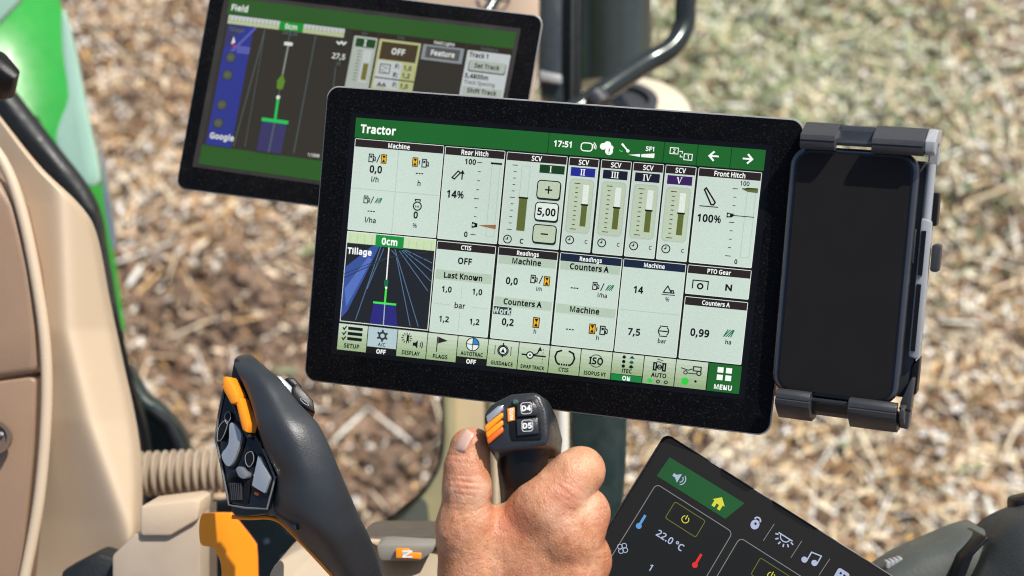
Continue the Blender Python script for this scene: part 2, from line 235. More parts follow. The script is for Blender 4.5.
# glyph outlines of the lettering (cap height 182 units), bold flag + character + advance + loops
GLY = r"""0%6-506j5G6f5S6U5a6C5c5=5a5s5T5a5H5O505K4/5O4!5a4t5s4r5=4t6C4z6U4.6f 506T4@6Q4;6J4-664,5=4-5y4;5l4@5d505b585d5F5l5I5y5J5=5I665F6J586Q 6R6g5F4e4{4e676g 6L5!6c5w6o5l6v5T6y556v4,6o4r6d4f6L4b654f5^4r5<4,5/555;5T5]5l655w 6L5k6D5h675a645N6355644<674$6D4u6L4s6U4u6a4$6e4<6f556e5N6a5a6U5h
0+665W5n5]5n5]5V5W5V5W4)5E4)5E5V4r5V4r5n5E5n5E6C5W6C
0,5I4~4(4{4v4]4l4>4b4:4R4,4H4(474o474r4H4t4S4w4d4y4o4!4y4#4+4|4+
0-5W4o584o5S5M5S5M58
0.5I4w4s4y4!4#4(4)4+4/4,4?4+4_4(4~4!504s4~4k4_4f4?4b4/4a4)4b4#4f4y4k
0/5j5g6g4%4e4h4e5K6g
00665^5f5]5R5[5E5?525=4@5/4,5+4!5$4t5w4n5p4i5g4e5X4c5N4b5A4d4~4g4>4n4,4v4$4)4x4@4t564r5N4r5f4r5y4t5<4x624#6F4+6Q4=6Y4}6e596i5N6j5a6i5l6e5v6Y5%6Q5-6F5<625@5<5]5y 4:5f4:5Q4<5C4>504[4?4{4,514%574y5E4w5N4v5V4w5d4y5j4%5o4,5s4>5v505x5C5y5Q5z5f5y5v5x5,5v5]5s635o6B5j6I5d6M5V6P5N6Q5E6P576M516I4{6B4[634>5]4<5,4:5v
01665f4e5J4e5J5<5J5^5J605J655J6A5J6E5K6J5G6F5C6C596954654/5>4#645M6g5f6g
02665]4e4q4e4q4x5A5H5N5U5X5f5g5q5m5#5p5.5q5_5o685h6I5X6O5K6Q586P4|6L4<6G4&684s6N4!6T4+6Y4>6d4~6g596i5K6j5a6h5o6d5y6W5*6M5/6A5:5{5/5.5+5y5#5l5r5Z5g5M5T594@4z4@4y5]4y
0466614@5$4@5$4e5h4e5h4@4j4@4j5B5f6h5$6h5$5C615C 5h5*5h5:5h5@5h5{5h615h665i6B5i6F5i6J5h6J5f6E5c695Z645W5~4(5C5h5C
05665K5!5c5y5r5t5%5m5/5b5?5O5[585>4@5.4&5#4s5o4j5X4d5D4b504c4<4e4&4h4u4l4u4*4&4$4=4y514v5E4v5Q4w5b4z5k4&5r4/5v4^5x565u5M5m5X5X5f5D5h555h4{5g4=5e4-5d4y5k4(6g5*6g5*6M4{6M4[5x4|5y545z5C5!
07664:4e5y6M4p6M4p6g5^6g5^6P5A4e
08665N6j5c6i5p6e5!6Y5+6P5;6E5<615;5@5.5-5(5$5y5w5q5q5h5l5r5f5#5Y5,5R5=5J5[595]4|5@4.5;4z5(4p5t4i5f4d5O4b554d4?4h4)4o4y4y4s4-4r4{4s584w5I4$5R4-5Y4@5e505j4[5p4/5v4)5$4#5-4x5@4w614y6E4&6P4/6Y4_6e586i 4/4{4<4/4^4$564w5N4t5d4w5q4$5x4/5z4|5y555v5D5p5J5h5P5Y5U5N5Z5J5a595V505Q4]5K4=5D4:55 5N6R5A6P4~6K4]6C4?604@5[4_5:505*575$5F5x5O5t5W5x5e5$5k5*5p5:5s5[5t605r6C5k6K5a6P
09665]5s5[5d5@5N5=585.4^5(4,5w4y5m4p5Y4h5I4d4~4b4^4c4<4c4,4d4&4e4&4x4,4w4<4v4]4u4~4u5F4v5S4!5c4*5l4=5q4~5v5B5x5P5y5d5x5d5s5Y5n5T5g5O5Z5L5Q5J5F5I505K4=5P4(5X4x5h4s5v4r5.4t614y6G4*6T4?6c556h5L6j5Y6i5j6e5u6Y5%6P5-6E5=605[5/ 5L6Q576N4_6G4=624:5/4<5w4^5k545c5K5a5V5b5f5f5n5k5t5r5x5z5y5*5x5<5w5{5t645o6B5j6H5c6M5U6P
0:5I4w4s4y4!4#4(4)4+4/4,4?4+4_4(4~4!504s4~4k4_4f4?4b4/4a4)4b4#4f4y4k 4w5.4y5@4#5|4)604/604?604_5|4~5@505.4~5%4_5y4?5v4/5u4)5v4#5y4y5%
0?5z4;584;5H4=5P4?5W4^5c505j575q5G5x5N5&5R5,5U5<5W5]5X605V6B5P6J5F6O526P4?6O4+6M4y6J4p6F4h6W4s6b4&6f4>6i536j5P6g5f6X5p6J5s605r5?5p5,5k5#5e5u5X5n5O5f5H5Z5B5T575O555I545D545654514;51 4+4s4,4!4/4(4>4+4{4,524+574(5A4!5B4s5A4k574f524b4{4a4>4b4/4f4,4k
0A6N5~4e5(564_564#4e4e4e5L6h5g6h6N4e 5e5[5d5_5b5~5a655Y6B5W6G5V6J5U6E5T695R645Q5~5O5_5N5[535R5y5R
0B6Q5R6g5v6e5>6W626I665|655<625)5|5z5?5s5-5o5z5l5z5k5-5h5[5d615X675P6B5F6C526A4;654$5_4r5.4k5v4g5d4e4%4e4%6g 5V5t5p5v5$5!5+5-5-5_5+685!6G5m6L5S6N4}6N4}5t 4}5a4}4x5Z4x5t4!5)4*5:4?5=545<5D5.5K5)5R5x5W5m5Z5X5a
0C6L5r6P5d6N5R6K5G6E57654~5_4^5-4@5v4?5f4[5K4|52564<5I4(5X4y5r4w5$4w5:4y5{4!664%664j5{4g5:4d5#4c5n4b5O4e534n4<4#4%4[4w5F4u5f4v5z4z5>4)654=6J516U5G6c5X6h5r6j5(6i5?6g636d6E6Y646F5_6I5;6M5%6O
0D6k6V5h6S5F6K4[664#5<4o5s4h5Q4e4%4e4%6g5V6g5v6e5>6W676K6K626S5+ 675g655$5~5[5>665%6F5m6L5S6N4}6N4}4y5N4y5t4$5=4=625B
0E625<4e4%4e4%6g5<6g5<6M4}6M4}5t5-5t5-5Z4}5Z4}4y5<4y
0F5]4}4e4%4e4%6g5<6g5<6M4}6M4}5m5-5m5-5R4}5R
0G6k5s5k6R5k6R4l6C4h5|4e5,4c5r4b5R4e554n4=4#4&4@4w5E4u5f4w5)4(614@6J596X5W6g5y6j5:6i5~6g6C6d6O6Y6G6E656I5^6M5-6O5x6P5d6N5M6G58654}5?4[5!4?5f4@5L4|53564=5J4(5a4y5w4v5*4w5>4x5|4y644!645Q5s5Q
0H6n6O4e614e615Z4}5Z4}4e4%4e4%6g4}6g4}5t615t616g6O6g
0I5b5Q4e4o4e4o4r4-4w4-6O4o6T4o6g5Q6g5Q6T556O554w5Q4r
0K6I6I4e5@4e5G5b4}5L4}4e4%4e4%6g4}6g4}5g555p5D5y5L5*5T5<5=6g6F6g5X5r
0L5^4%4e4%6g4}6g4}4y5<4y5<4e
0M725t4e4_6K4^6K4_6E4_674_5~4{5?4{5+4{5z4{4e4%4e4%6g596g5%4.5&4.6X6g6(6g6(4e6i4e6i5!6i5,6i5?6j5}6j666k6E6k6K6j6K5/4e
0N6s6T4e634e4_6B4^6B4^654_5}4_5>4{5+4{5z4{5q4{4e4%4e4%6g516g694,6A4,694<694^6952685C685L685T686g6T6g
0O6x6i5f6h5L6d536W4<6N4#6B4q5{4i5*4d5o4b5U4d5D4i4}4q4;4#4(4<4z534v5L4u5g4w5)4%614;6J536X5O6g5o6j5:6g666Y6M6K6Y616g5) 4?5f4@5K4{52544<5G4&5V4y5o4v5*4y5^4&654<6D526I5K6K5f6G5-65655<6K5o6P5V6N5G6G54654{5@4@5#
0P6F5N6g5s6d5:6S5|6B615>615)5}5v5]5l5;5d5&5V5r5Q5c5M5J5L4}5L4}4e4%4e4%6g 5L6N4}6N4}5f5G5f5W5g5j5i5t5n5!5u5&5&5)5=5%635v6E5g6L
0R6J5P6g5k6f5#6b5:6T5^6J6066615@605(5{5u5?5m5-5f5$5a5t5W6F4e5=4e5Y5P4}5P4}4e4%4e4%6g 5O6M4}6M4}5j5P5j5i5l5w5s5%5$5)5>5(605#695v6F5n6J5c6M
0S605=4~5;4/5+4z5z4p5m4i5W4d5D4b534c4^4c4:4e4(4f4x4i4r4k4r4)4#4$4;4z504w5E4v5R4w5b4z5j4%5p4,5s4=5t4|5s555p5C5k5I5c5N5R5T5C5Y515d4[5i4/5n4(5t4!5!4w5+4u5=4t5}4v6C4#6N4-6W4]6d576i5O6j5c6i5p6g5#6d5/6Z5(6F5v6J5k6M5Z6O5N6P5D6O546L4|6H4[6C4?664>5}4?5?4[5.4|5(555!5F5v5S5p5h5j5u5d5%5V5-5N5<5C
0T625W4e5A4e5A6M4h6M4h6g5~6g5~6M5W6M
0U6l6N5E6M4{6G4+664v5[4k5%4e5g4b5D4g4@4u4(4<4#5F4#6g4{6g4{5E4~4^584+5N4y5i4v5x4x5,4#5?4,5{4?6051615E616g6N6g
0V6D6D6g5c4e5F4e4e6g4$6g5F5F5I585K515M4^5O4=5P4-5R4&5S4-5U4=5V4_5X515a585c5G5>6g
0W78746g6k4e6M4e5<5+5:5:5/5@5-5{5,615+665*6A5)6D5)6G5(6D5(6A5&665%615$5{5!5?5z5:5x5*5P4e514e4h6g4(6g555L575F585959545B4}5C4]5D4=5D4.5E4)5F4.5G4=5H4^5I4~5J555L5B5M5H5O5M5u6g5?6g6N5M6P5G6R5A6S546T4}6V4[6W4<6W4-6X4)6Y4/6Z4@6b4}6c566e5D6g5L6+6g
0Y655M5h5+6g656g5Y5L5Y4e5B4e5B5K4e6g4%6g
0a635O5~5j5{5z5=5+5$5.5h5.4e5u4e5q4x5p4x5j4r5d4l5W4h5O4e5G4c554b4]4d4.4g4$4l4v4t4r4%4q4=4u564)5K4}5S5R5W5p5W5p5f5n5t5h5$5Y5*5M5,5C5+525)4[5$4/5z4(5<4<5[4}5{5B5} 5U5G595E4_584<4~4:4=4<4)4[4z504v5A4u5Q4w5d4%5m4<5o555o5H
0b6H4^674^5}4^5@4]5/4]5*4^5*515<5A5]5M5}5b5~5y5_5=5,5~5n635I614|5{4*5=4t5&4j5q4d5b4b5M4d5A4h514o4^4v4[4v4=4e4!4e4!6s4^6s 5X5,5K5*5A5%535w4}5m4_5Z4^5J4^5I4{4{524+5E4x5X4u5n4x5z4+5)4{5+5J5)5f5z5w5n5(
0c5.5R4b594d4^4j4-4s4!4)4u4{4s5I4u5f4!5x4-5.4_5[5B5}5S5~5c5~5m5|5v5_5$5[5v5#5p5&5h5)5Z5*5S5+5F5)555$4|5v4[5l4=5Y4<5I4=534[4?4|4+554#5E4w5Q4v5b4v5k4x5s4!5!4%5!4j5t4g5l4d5c4c
0d6H5K4b4|4g4*4t4w4<4s5I4w5n4+5,4|5_5K5~5V5~5d5|5l5^5r5>5w5:5#5*5$5*5$5.5$5>5#5_5#5~5#6s5_6s5_4e5(4e5$4w5#4w5w4r5r4m5l4i5d4e5U4c 5O4u5g4x5s4)5z4]5#5E5#5I5z5f5t5v5h5(5O5,585(4{5u4?5d4<5I4?4{4{4+584x
0e645P5~5f5}5t5[5&5.5/5y5>5j5@5S5@5E4<5E4@4^4~4*5D4y5V4v5h4v5s4x5$4!5:4&5:4k5$4g5s4e5h4c5U4b5C4d4{4j4-4t4!4*4u4{4s5H4u5c4!5u4,5+4]5@585| 5O5,5A5)4~5z4@5m4=5W5w5W5v5h5s5q5n5y5h5&5Z5+
0f5c5Z5+505+504e4)4e4)5+4i5+4i5?4)5}4)664*6M4.6Y4>6i4}6o596s5M6t5U6t5b6s5i6q5n6p5h6X5d6Y5Y6a5S6b5N6b5D6Z566T526K5066505|5Z5|
0g6H5K5~5X5}5j5^5t5=5#5*5$5*5(5|5_5|5_4c5^4K5>455+3^5x3:5h3+5O3*5A3*4|3,4:3/4%3<4%484:444}405B3}5P3|5f405r485z4K5#4a5#4f5#4j5#4o5$4t5$4w5#4w5t4n5j4h5Y4d5K4b4|4g4*4u4w4=4s5I4w5m4*5+4|5_ 5N5,5D5*545$4|5v4[5l4=5Y4<5I4?4{4|4*584x5O4u5Y4v5g4x5m4!5s4(5w4.5z4[5#515#5D5#5I5!5Z5x5m5s5w5k5%5a5*
0h6I4^5|4^5[4^5<4]5-4]5)4^5)4~5:555?5C5^5K5|5T5~5b5~5q5}5%5^5:5<5[5)5{5t5|5d5|4e5%4e5%5c5#5q5w5!5m5*5Y5,5L5*5A5%535w4}5m4_5a4^5L4^4e4!4e4!6s4^6s
0i5G4^5|4^4e4!4e4!5| 4.6m4=6l4[6j4_6e4{6Y4_6S4[6N4=6L4.6K4)6L4$6N4z6S4y6Y4z6e4$6j4)6l
0k5{4^5h4^5c4^5W4]5Q4]5K4^5K4{5N4~5Q525U555Y585c5A5f5s5|5?5|5P5S5^4e5v4e5A5E4^504^4e4!4e4!6s4^6s
0l5G4^4e4!4e4!6s4^6s
0m796W5~6q5{6(5=6:5!6=5d6=4e6u4e6u5c6s5q6n5!6e5*6S5,6B5)605x5]5j5@5Q5@4e5x4e5x5c5w5m5u5u5q5!5l5(5e5+5V5,5I5*595%525w4}5m4_5a4^5L4^4e4!4e4!5|4?5|4]5)4^5)4~5:555?5C5^5J5|5R5~5Z5~5n5}5z5^5+5<5<5&5=5&5{5<675^6J5}
0n6I5c5~5x5{5:5=5^5!5|5d5|4e5%4e5%5c5#5q5w5!5m5*5Y5,5F5(535w4{5g4^5L4^4e4!4e4!5|4?5|4]5)4^5)505:565?5D5^5L5|5T5~
0o6F615J60535{4=5@4&5.4u5$4m5r4g5f4d5R4b5E4d524g4@4m4-4u4$4&4x4=4t534s5J4u5e4!5v4,5,4^5@595|5S5~5j5|5y5@5.5,5]5v5~5e 4<5J4=544[4@4|4+554!5F4w5R4u5e4w5o4!5w4+5#4@5&545(5J5&5Y5#5l5w5v5o5$5e5*5R5,595(4|5v4?5e
0p6H5b5~5y5_5=5-5~5o635J614|5{4+5=4u5&4j5r4d5b4b5R4c5I4e5A4h544m4~4q4^4v4]4v4]4q4^4k4^4e4^4Z4^3*4!3*4!5|4?5|4]5)4^5)4~5/545>5A5]5I5|5R5~ 5X5,5K5*5B5%535x4}5o4_5c4^5N4^5J4_534}4?534+5A4!5K4w5X4u5j4w5s4#5z4,5&4[5*545+5J5)5e5z5v5n5(
0r5t5a5~5e5~5i5~5m5~5q5}5n5(5j5)5g5*5c5*5Y5*5Q5)5J5&5C5!565u515o4|5g4_5X4^5N4^4e4!4e4!5|4?5|4]5!4^5!4}5*545;5B5@5I5{5Q5~
0s5-5z4=5x4&5s4u5k4m5Z4g5M4d564b4]4c4-4e4!4g4r4k4r4(4!4#4.4x4_4u574u5L4v5V4z5b4(5d4;5c4@5a4_5W4~5Q535H57555C4]5H4.5N4$5S4w5Z4s5h4r5r4v5*4(5?4^5|5E5~5Q5~5c5|5m5^5w5?5o5!5g5&5W5*5N5+5D5,515+4[5(4;5z4/5s4:5n4=5j4[5f4~5b585X5K5S5W5N5g5I5o5D5u565y4}
0t5g5H4u5N4u5S4v5X4w5b4x5b4g5W4e5Q4d5K4c5E4b534c4^4f4;4k4*4s4%4%4#4?4#5+4i5+4i5?4$5~4.6S4{6S4{5|5a5|5a5+4{5+4{4?4|4*524!594v
0u6I5{5|5{4e5)4e5$4w5#4w5w4q5q4k5j4g5b4e5T4c5K4b554d4]4h4.4n4&4x4!4,4y4|4y5|4]5|4]4~4_4/504$5A4w5N4u5b4w5l4!5t4*5y4>5#515$5G5$5|
0w6z5y5R5x5X5v5c5u5h5s5m5r5r5q5v5p5z5p5$5o5$5n5z5m5v5l5q5k5m5j5h5i5c5g5W5e5R5G4e4?4e4h5|4&5|4_5E4|574~4~504[524:534*544#554#564(574,584;594@5A4{5B515D565E5A5c5|5#5|5{5A5}54604}624@644:654*664#674#674)694/6A4@6C4~6E566G5E6Z5|6w5|6K4e5^4e
0°5x555v4]5w4.5z4%5(4x5:4t5_4s664t6H4x6Q4%6Y4.6e4]6i556j5G6i5Q6e5Y6Y5e6Q5i6H5j665i5_5e5:5Y5(5Q5z5G5w 555-5G5.5N5=5R5{5T665R6G5N6N5F6S556U4^6S4<6N4-6G4,664-5{4<5=4^5."""
GA = "0123456789ABCDEFGHIJKLMNOPQRSTUVWXYZabcdefghijklmnopqrstuvwxyz!#$%&()*+,-./:;<=>?@[]^_{|}~"
GB = {}
def _dec(t): return [GA.index(t[i]) * len(GA) + GA.index(t[i + 1]) - 400 for i in range(0, len(t), 2)]
for _l in GLY.split('\n'):
    _p = _l[4:].split(' '); _lo = []
    for _q in _p:
        _v = _dec(_q); _w = []
        for i in range(0, len(_v), 2):
            if not _w or math.hypot(_v[i] - _w[-1][0], _v[i + 1] - _w[-1][1]) > 3.2: _w.append((_v[i], _v[i + 1]))
        if math.hypot(_w[0][0] - _w[-1][0], _w[0][1] - _w[-1][1]) <= 3.2: _w.pop()
        _x = [_w[i] for i in range(len(_w)) if abs((_w[i][0] - _w[i - 1][0]) * (_w[(i + 1) % len(_w)][1] - _w[i][1]) - (_w[i][1] - _w[i - 1][1]) * (_w[(i + 1) % len(_w)][0] - _w[i][0])) > 12]
        _lo.append([(a / 250., b / 250.) for a, b in _x])
    GB[(_l[0], _l[1])] = (_dec(_l[2:4])[0] / 250., _lo)
def _area(l): return sum(l[i - 1][0] * l[i][1] - l[i][0] * l[i - 1][1] for i in range(len(l))) / 2
def _in(p, l):
    c = False
    for i in range(len(l)):
        (x1, y1), (x2, y2) = l[i - 1], l[i]
        if (y1 > p[1]) != (y2 > p[1]) and p[0] < (x2 - x1) * (p[1] - y1) / (y2 - y1) + x1: c = not c
    return c
def _grow(loops, d):
    """embolden: move every outline away from the ink by d"""
    out = []
    for l in loops:
        hole = sum(_in(l[0], m) for m in loops if m is not l) % 2
        if (_area(l) > 0) == bool(hole): l = l[::-1]       # outer loops run counter-clockwise, holes clockwise
        q = []; n = len(l)
        for i in range(n):
            a, b, c = l[i - 1], l[i], l[(i + 1) % n]; e = (b[0] - a[0], b[1] - a[1]); f = (c[0] - b[0], c[1] - b[1])
            le = math.hypot(*e) or 1; lf = math.hypot(*f) or 1; n1 = (e[1] / le, -e[0] / le); n2 = (f[1] / lf, -f[0] / lf)
            m = (n1[0] + n2[0], n1[1] + n2[1]); k = max(.3, (m[0] * m[0] + m[1] * m[1]) / 2); q.append((b[0] + m[0] * d / k, b[1] + m[1] * d / k))
        out.append(q)
    return out
TXT = {}
def text_geo(t, bold):
    k = (t, bold)
    if k in TXT: return TXT[k]
    vs = []; fs = []; x = 0
    for ch in t:
        if ch == ' ': x += .26; continue
        adv, loops = GB[('0', ch)]; loops = _grow(loops, bold * (.6 if ch in 'MNW%' else 1)); adv += bold * 1.3
        tri = tessellate_polygon([[Vector((p[0], p[1], 0)) for p in l] for l in loops]); n = len(vs)
        vs += [(p[0] + x, p[1]) for l in loops for p in l]; fs += [[a + n for a in f] for f in tri]; x += adv
    TXT[k] = (vs, fs); return TXT[k]
INKS = []
class Art:
    DZ = 2.5e-5
    def __init__(s, fr, z0=0): s.fr = fr; s.b = MB(); s.z = z0
    def up(s): s.z += s.DZ
    def poly(s, pts, mt, z=None):
        s.up(); tri = tessellate_polygon([[Vector((p[0], p[1], 0)) for p in pts]])
        vs = [s.fr.p(p[0], p[1], s.z) for p in pts]; fs = []
        for t in tri:
            a, b_, c = [vs[i] for i in t]
            fs.append(list(t) if (b_ - a).cross(c - a).dot(s.fr.n) > 0 else [t[0], t[2], t[1]])
        s.b.add(vs, fs, mt)
    def rect(s, x0, y0, x1, y1, mt, r=0, n=5):
        if r: s.poly(rrect(x0, y0, x1, y1, r, n), mt)
        else: s.poly([(x0, y0), (x1, y0), (x1, y1), (x0, y1)], mt)
    def frame(s, x0, y0, x1, y1, w_, mt, r=0):
        if r:
            s.line(rrect(x0, y0, x1, y1, r) + [rrect(x0, y0, x1, y1, r)[0]], w_, mt); return
        s.line([(x0, y0), (x1, y0), (x1, y1), (x0, y1), (x0, y0)], w_, mt)
    def line(s, pts, w_, mt):
        s.up()
        if mt in INKS: w_ *= 1.25
        P = [np.array(p, float) for p in pts]; n = len(P); closed = np.allclose(P[0], P[-1]) and n > 2
        L_ = []; R_ = []
        for i in range(n):
            a = P[i - 1] if i > 0 else (P[-2] if closed else P[0]); c = P[i + 1] if i < n - 1 else (P[1] if closed else P[-1])
            d1 = P[i] - a; d2 = c - P[i]
            l1, l2 = np.hypot(*d1), np.hypot(*d2)
            d1 = d1 / l1 if l1 > 1e-9 else d2 / l2; d2 = d2 / l2 if l2 > 1e-9 else d1
            nn = np.array([-(d1[1] + d2[1]), d1[0] + d2[0]]); ln = np.hypot(*nn); nn = nn / ln if ln > 1e-6 else np.array([-d1[1], d1[0]])
            k = w_ / 2 / max(.5, abs(nn @ np.array([-d1[1], d1[0]]))); L_.append(P[i] + nn * k); R_.append(P[i] - nn * k)
        vs = [s.fr.p(q[0], q[1], s.z) for q in L_ + R_]; fs = []
        for i in range(n - 1):
            f = [i, i + 1, n + i + 1, n + i]
            fs.append(f if (vs[f[1]] - vs[f[0]]).cross(vs[f[2]] - vs[f[0]]).dot(s.fr.n) > 0 else f[::-1])
        s.b.add(vs, fs, mt)
    def circ(s, x, y, r, mt, n=20, ry=None):
        s.poly([(x + r * math.cos(2 * math.pi * i / n), y + (ry or r) * math.sin(2 * math.pi * i / n)) for i in range(n)], mt)
    def ring(s, x, y, r, w_, mt, a0=0, a1=360, n=24):
        s.line([(x + r * math.cos(R(a0 + (a1 - a0) * i / n)), y + r * math.sin(R(a0 + (a1 - a0) * i / n))) for i in range(n + 1)], w_, mt)
    def text(s, t, x, y, h, mt, bold=0., rot=0, align='c', sx=1.):
        """x, y: centre of the line (align c) or left end; h: capital height"""
        s.up(); h *= 1.10; sx *= .90; vs, fs = text_geo(t, (.034 if bold == .011 else .048 if bold > .005 else .03)); k = h / .73
        xs = [v[0] for v in vs]; x0, x1 = min(xs), max(xs); mx_ = (x0 + x1) / 2 if align == 'c' else (x0 if align == 'l' else x1)
        c, sn = math.cos(R(rot)), math.sin(R(rot)); P = []
        for v in vs:
            a = (v[0] - mx_) * k * sx; b_ = -(v[1] - .365) * k
            P.append(s.fr.p(x + a * c - b_ * sn, y + a * sn + b_ * c, s.z))
        out = []
        for f in fs:
            nrm = (P[f[1]] - P[f[0]]).cross(P[f[2]] - P[f[0]]); out.append(f if nrm.dot(s.fr.n) > 0 else f[::-1])
        s.b.add(P, out, mt)
    def build(s, name, parent=None, label=None):
        return s.b.build(name, parent, smooth=False, label=label, fix=False)
def rrect(x0, y0, x1, y1, r, n=5):
    o = []
    for cx, cy, a in ((x1 - r, y0 + r, -90), (x1 - r, y1 - r, 0), (x0 + r, y1 - r, 90), (x0 + r, y0 + r, 180)):
        for i in range(n + 1):
            t = R(a + 90 * i / n); o.append((cx + r * math.cos(t), cy + r * math.sin(t)))
    return o

# ================================================================== MAIN DISPLAY
def display_body(root, fr, W, H, rpx, thick, n, rim=None):
    """slim tablet-like housing: front glass, thin rim, thicker back box"""
    g = MB(); out = [fr.p(x, y, 0) for x, y in rrect(W * .0015, W * .0015, W * .9985, H - W * .0015, rpx * .96, 8)]
    g.prism(out, -n * .0015, BEZ); g.build('front_glass', root, bevel=.0004, seg=1)
    r_ = MB(); o1 = [fr.p(x, y, -.0012) for x, y in rrect(-W * .0015, -W * .0015, W * 1.0015, H + W * .0015, rpx, 8)]
    r_.prism(o1, -n * .004, rim or RIM); r_.build('rim', root, bevel=.0005, seg=2)
    h_ = MB(); o1 = [fr.p(x, y, -.0055) for x, y in rrect(4, 4, W - 4, H - 4, rpx, 8)]
    o2 = [fr.p(x, y, -thick) for x, y in rrect(W * .06, H * .08, W * .94, H * .92, rpx, 8)]
    h_.prism(o1, o2, BLK); h_.build('back_housing', root, bevel=.002)

q = [(327.6, 85.8), (805, 120.2), (769, 436), (303.8, 379.9)]
PL, P = plane_from_quad(q, .90); NM = PL.n if hasattr(PL, 'n') else PL.N
main = thing('tractor_display', (P[0] + P[2]) / 2, 'large front tractor display showing the Tractor page with white tiles under a green bar', 'display')
fr = Frame(P, 1000, 620, NM)
display_body(main, fr, 1000, 620, 26, .03, NM)
SQ = [PL.hit(*p) for p in [(356.3, 117.5), (766, 150), (738.9, 394), (336.8, 349.5)]]
S = Frame(SQ, 1000, 580, NM)
T_TILE = lit('tile_pale', 198, 214, 203); T_TILE2 = lit('tile_white', 222, 232, 222); T_LAB = lit('tile_band', 178, 196, 176)
T_BLK = lit('screen_black', 22, 24, 22); T_HEAD = lit('tile_header', 42, 34, 34); T_NAVY = lit('tile_header_navy', 26, 38, 62)
T_GRN = lit('bar_green', 30, 100, 42); T_GRD = lit('bar_green_dark', 22, 62, 28); T_WHT = lit('screen_white', 246, 250, 244)
T_INK = lit('screen_ink', 14, 18, 20); T_INK2 = lit('screen_ink_soft', 44, 54, 56); INKS += [T_INK, T_INK2]; T_OLV = lit('gauge_olive', 96, 106, 52)
T_LINE = lit('tile_divider', 172, 190, 182); T_PGR = lit('key_green', 158, 190, 118); T_PG2 = lit('key_green_light', 196, 216, 172); T_KGY = lit('key_grey', 176, 196, 200)
T_YEL = lit('hourglass_yellow', 232, 176, 30); T_HG = lit('hatch_green', 22, 110, 70); T_BLU = lit('map_blue', 58, 82, 150); T_MAP = lit('map_dark', 34, 36, 42)
T_CY = lit('map_line_cyan', 84, 116, 152); T_IND = lit('map_indigo', 44, 42, 120); T_LIME = lit('map_lime', 70, 225, 80); T_GB = lit('gauge_bg', 188, 202, 176)
T_B2 = lit('scv_blue', 34, 44, 140); T_B3 = lit('scv_black', 26, 28, 46); T_B5 = lit('scv_purple', 58, 32, 92); T_DG = lit('scv_green', 24, 62, 30)
T_SPK = lit('dot_green', 52, 205, 70); T_CYB = lit('pie_blue', 48, 128, 196)

sc_ = Art(S, .0001); sc_.rect(-14, -12, 1014, 592, mat('screen_border', (.006, .006, .008), .3, spec=.2)); sc_.rect(0, 0, 1000, 580, T_BLK)
screen = sc_.build('screen', main)
Z1 = .0003
def pump(a, x, y, s, mt):          # fuel pump icon, s = height
    a.frame(x - s * .38, y - s * .45, x + s * .12, y + s * .45, s * .1, mt); a.rect(x - s * .26, y - s * .3, x, y - s * .02, mt)
    a.line([(x + s * .12, y - s * .25), (x + s * .4, y - s * .1), (x + s * .4, y + s * .3), (x + s * .24, y + s * .3), (x + s * .2, y)], s * .09, mt)
def hourglass(a, x, y, s):
    a.rect(x - s * .3, y - s * .5, x + s * .3, y + s * .5, T_YEL)
    a.frame(x - s * .3, y - s * .5, x + s * .3, y + s * .5, s * .07, T_INK)
    a.poly([(x - s * .2, y - s * .4), (x + s * .2, y - s * .4), (x, y)], T_INK); a.poly([(x - s * .2, y + s * .4), (x, y), (x + s * .2, y + s * .4)], T_INK)
def hatch(a, x, y, s):
    for k in range(5):
        o = -s * .45 + k * s * .24
        a.line([(x + max(-s * .5, o - s * .3), y + s * .38), (x + min(s * .5, o + s * .35), y - s * .38)], s * .1, T_HG)
def slash(a, x, y, s): a.line([(x - s * .18, y + s * .5), (x + s * .18, y - s * .5)], s * .1, T_INK)
def dashes(a, x, y, s=7):
    for k in (-1, 0, 1): a.rect(x + k * s - s * .36, y - 1.4, x + k * s + s * .36, y + 1.4, T_INK)
def tile(x0, y0, x1, y1, title=None, head=T_HEAD, hh=20, tsize=10, edge=T_TILE2):
    a = Art(S, Z1); a.rect(x0, y0, x1, y1, edge, 3); a.rect(x0 + 1.5, y0 + 1.5, x1 - 1.5, y1 - 1.5, T_TILE, 2)
    if title:
        a.rect(x0 + 1.5, y0 + 1.5, x1 - 1.5, y0 + hh, head); a.text(title, (x0 + x1) / 2, y0 + hh / 2 + 1, tsize, T_WHT, .011, sx=.95)
    return a
def roman(a, t, x, y, h, mt):
    w_ = {'I': .42, 'V': .95}; tot = sum(w_[c] for c in t) * h; cx = x - tot / 2
    for c in t:
        w1 = w_[c] * h; m = cx + w1 / 2; T, B_ = y - h / 2, y + h / 2
        if c == 'I':
            a.rect(m - h * .085, T, m + h * .085, B_, mt); a.rect(m - h * .19, T, m + h * .19, T + h * .09, mt); a.rect(m - h * .19, B_ - h * .09, m + h * .19, B_, mt)
        else:
            a.line([(m - h * .32, T), (m, B_)], h * .17, mt); a.line([(m, B_), (m + h * .32, T)], h * .09, mt); a.rect(m - h * .46, T, m - h * .18, T + h * .09, mt); a.rect(m + h * .18, T, m + h * .44, T + h * .09, mt)
        cx += w1
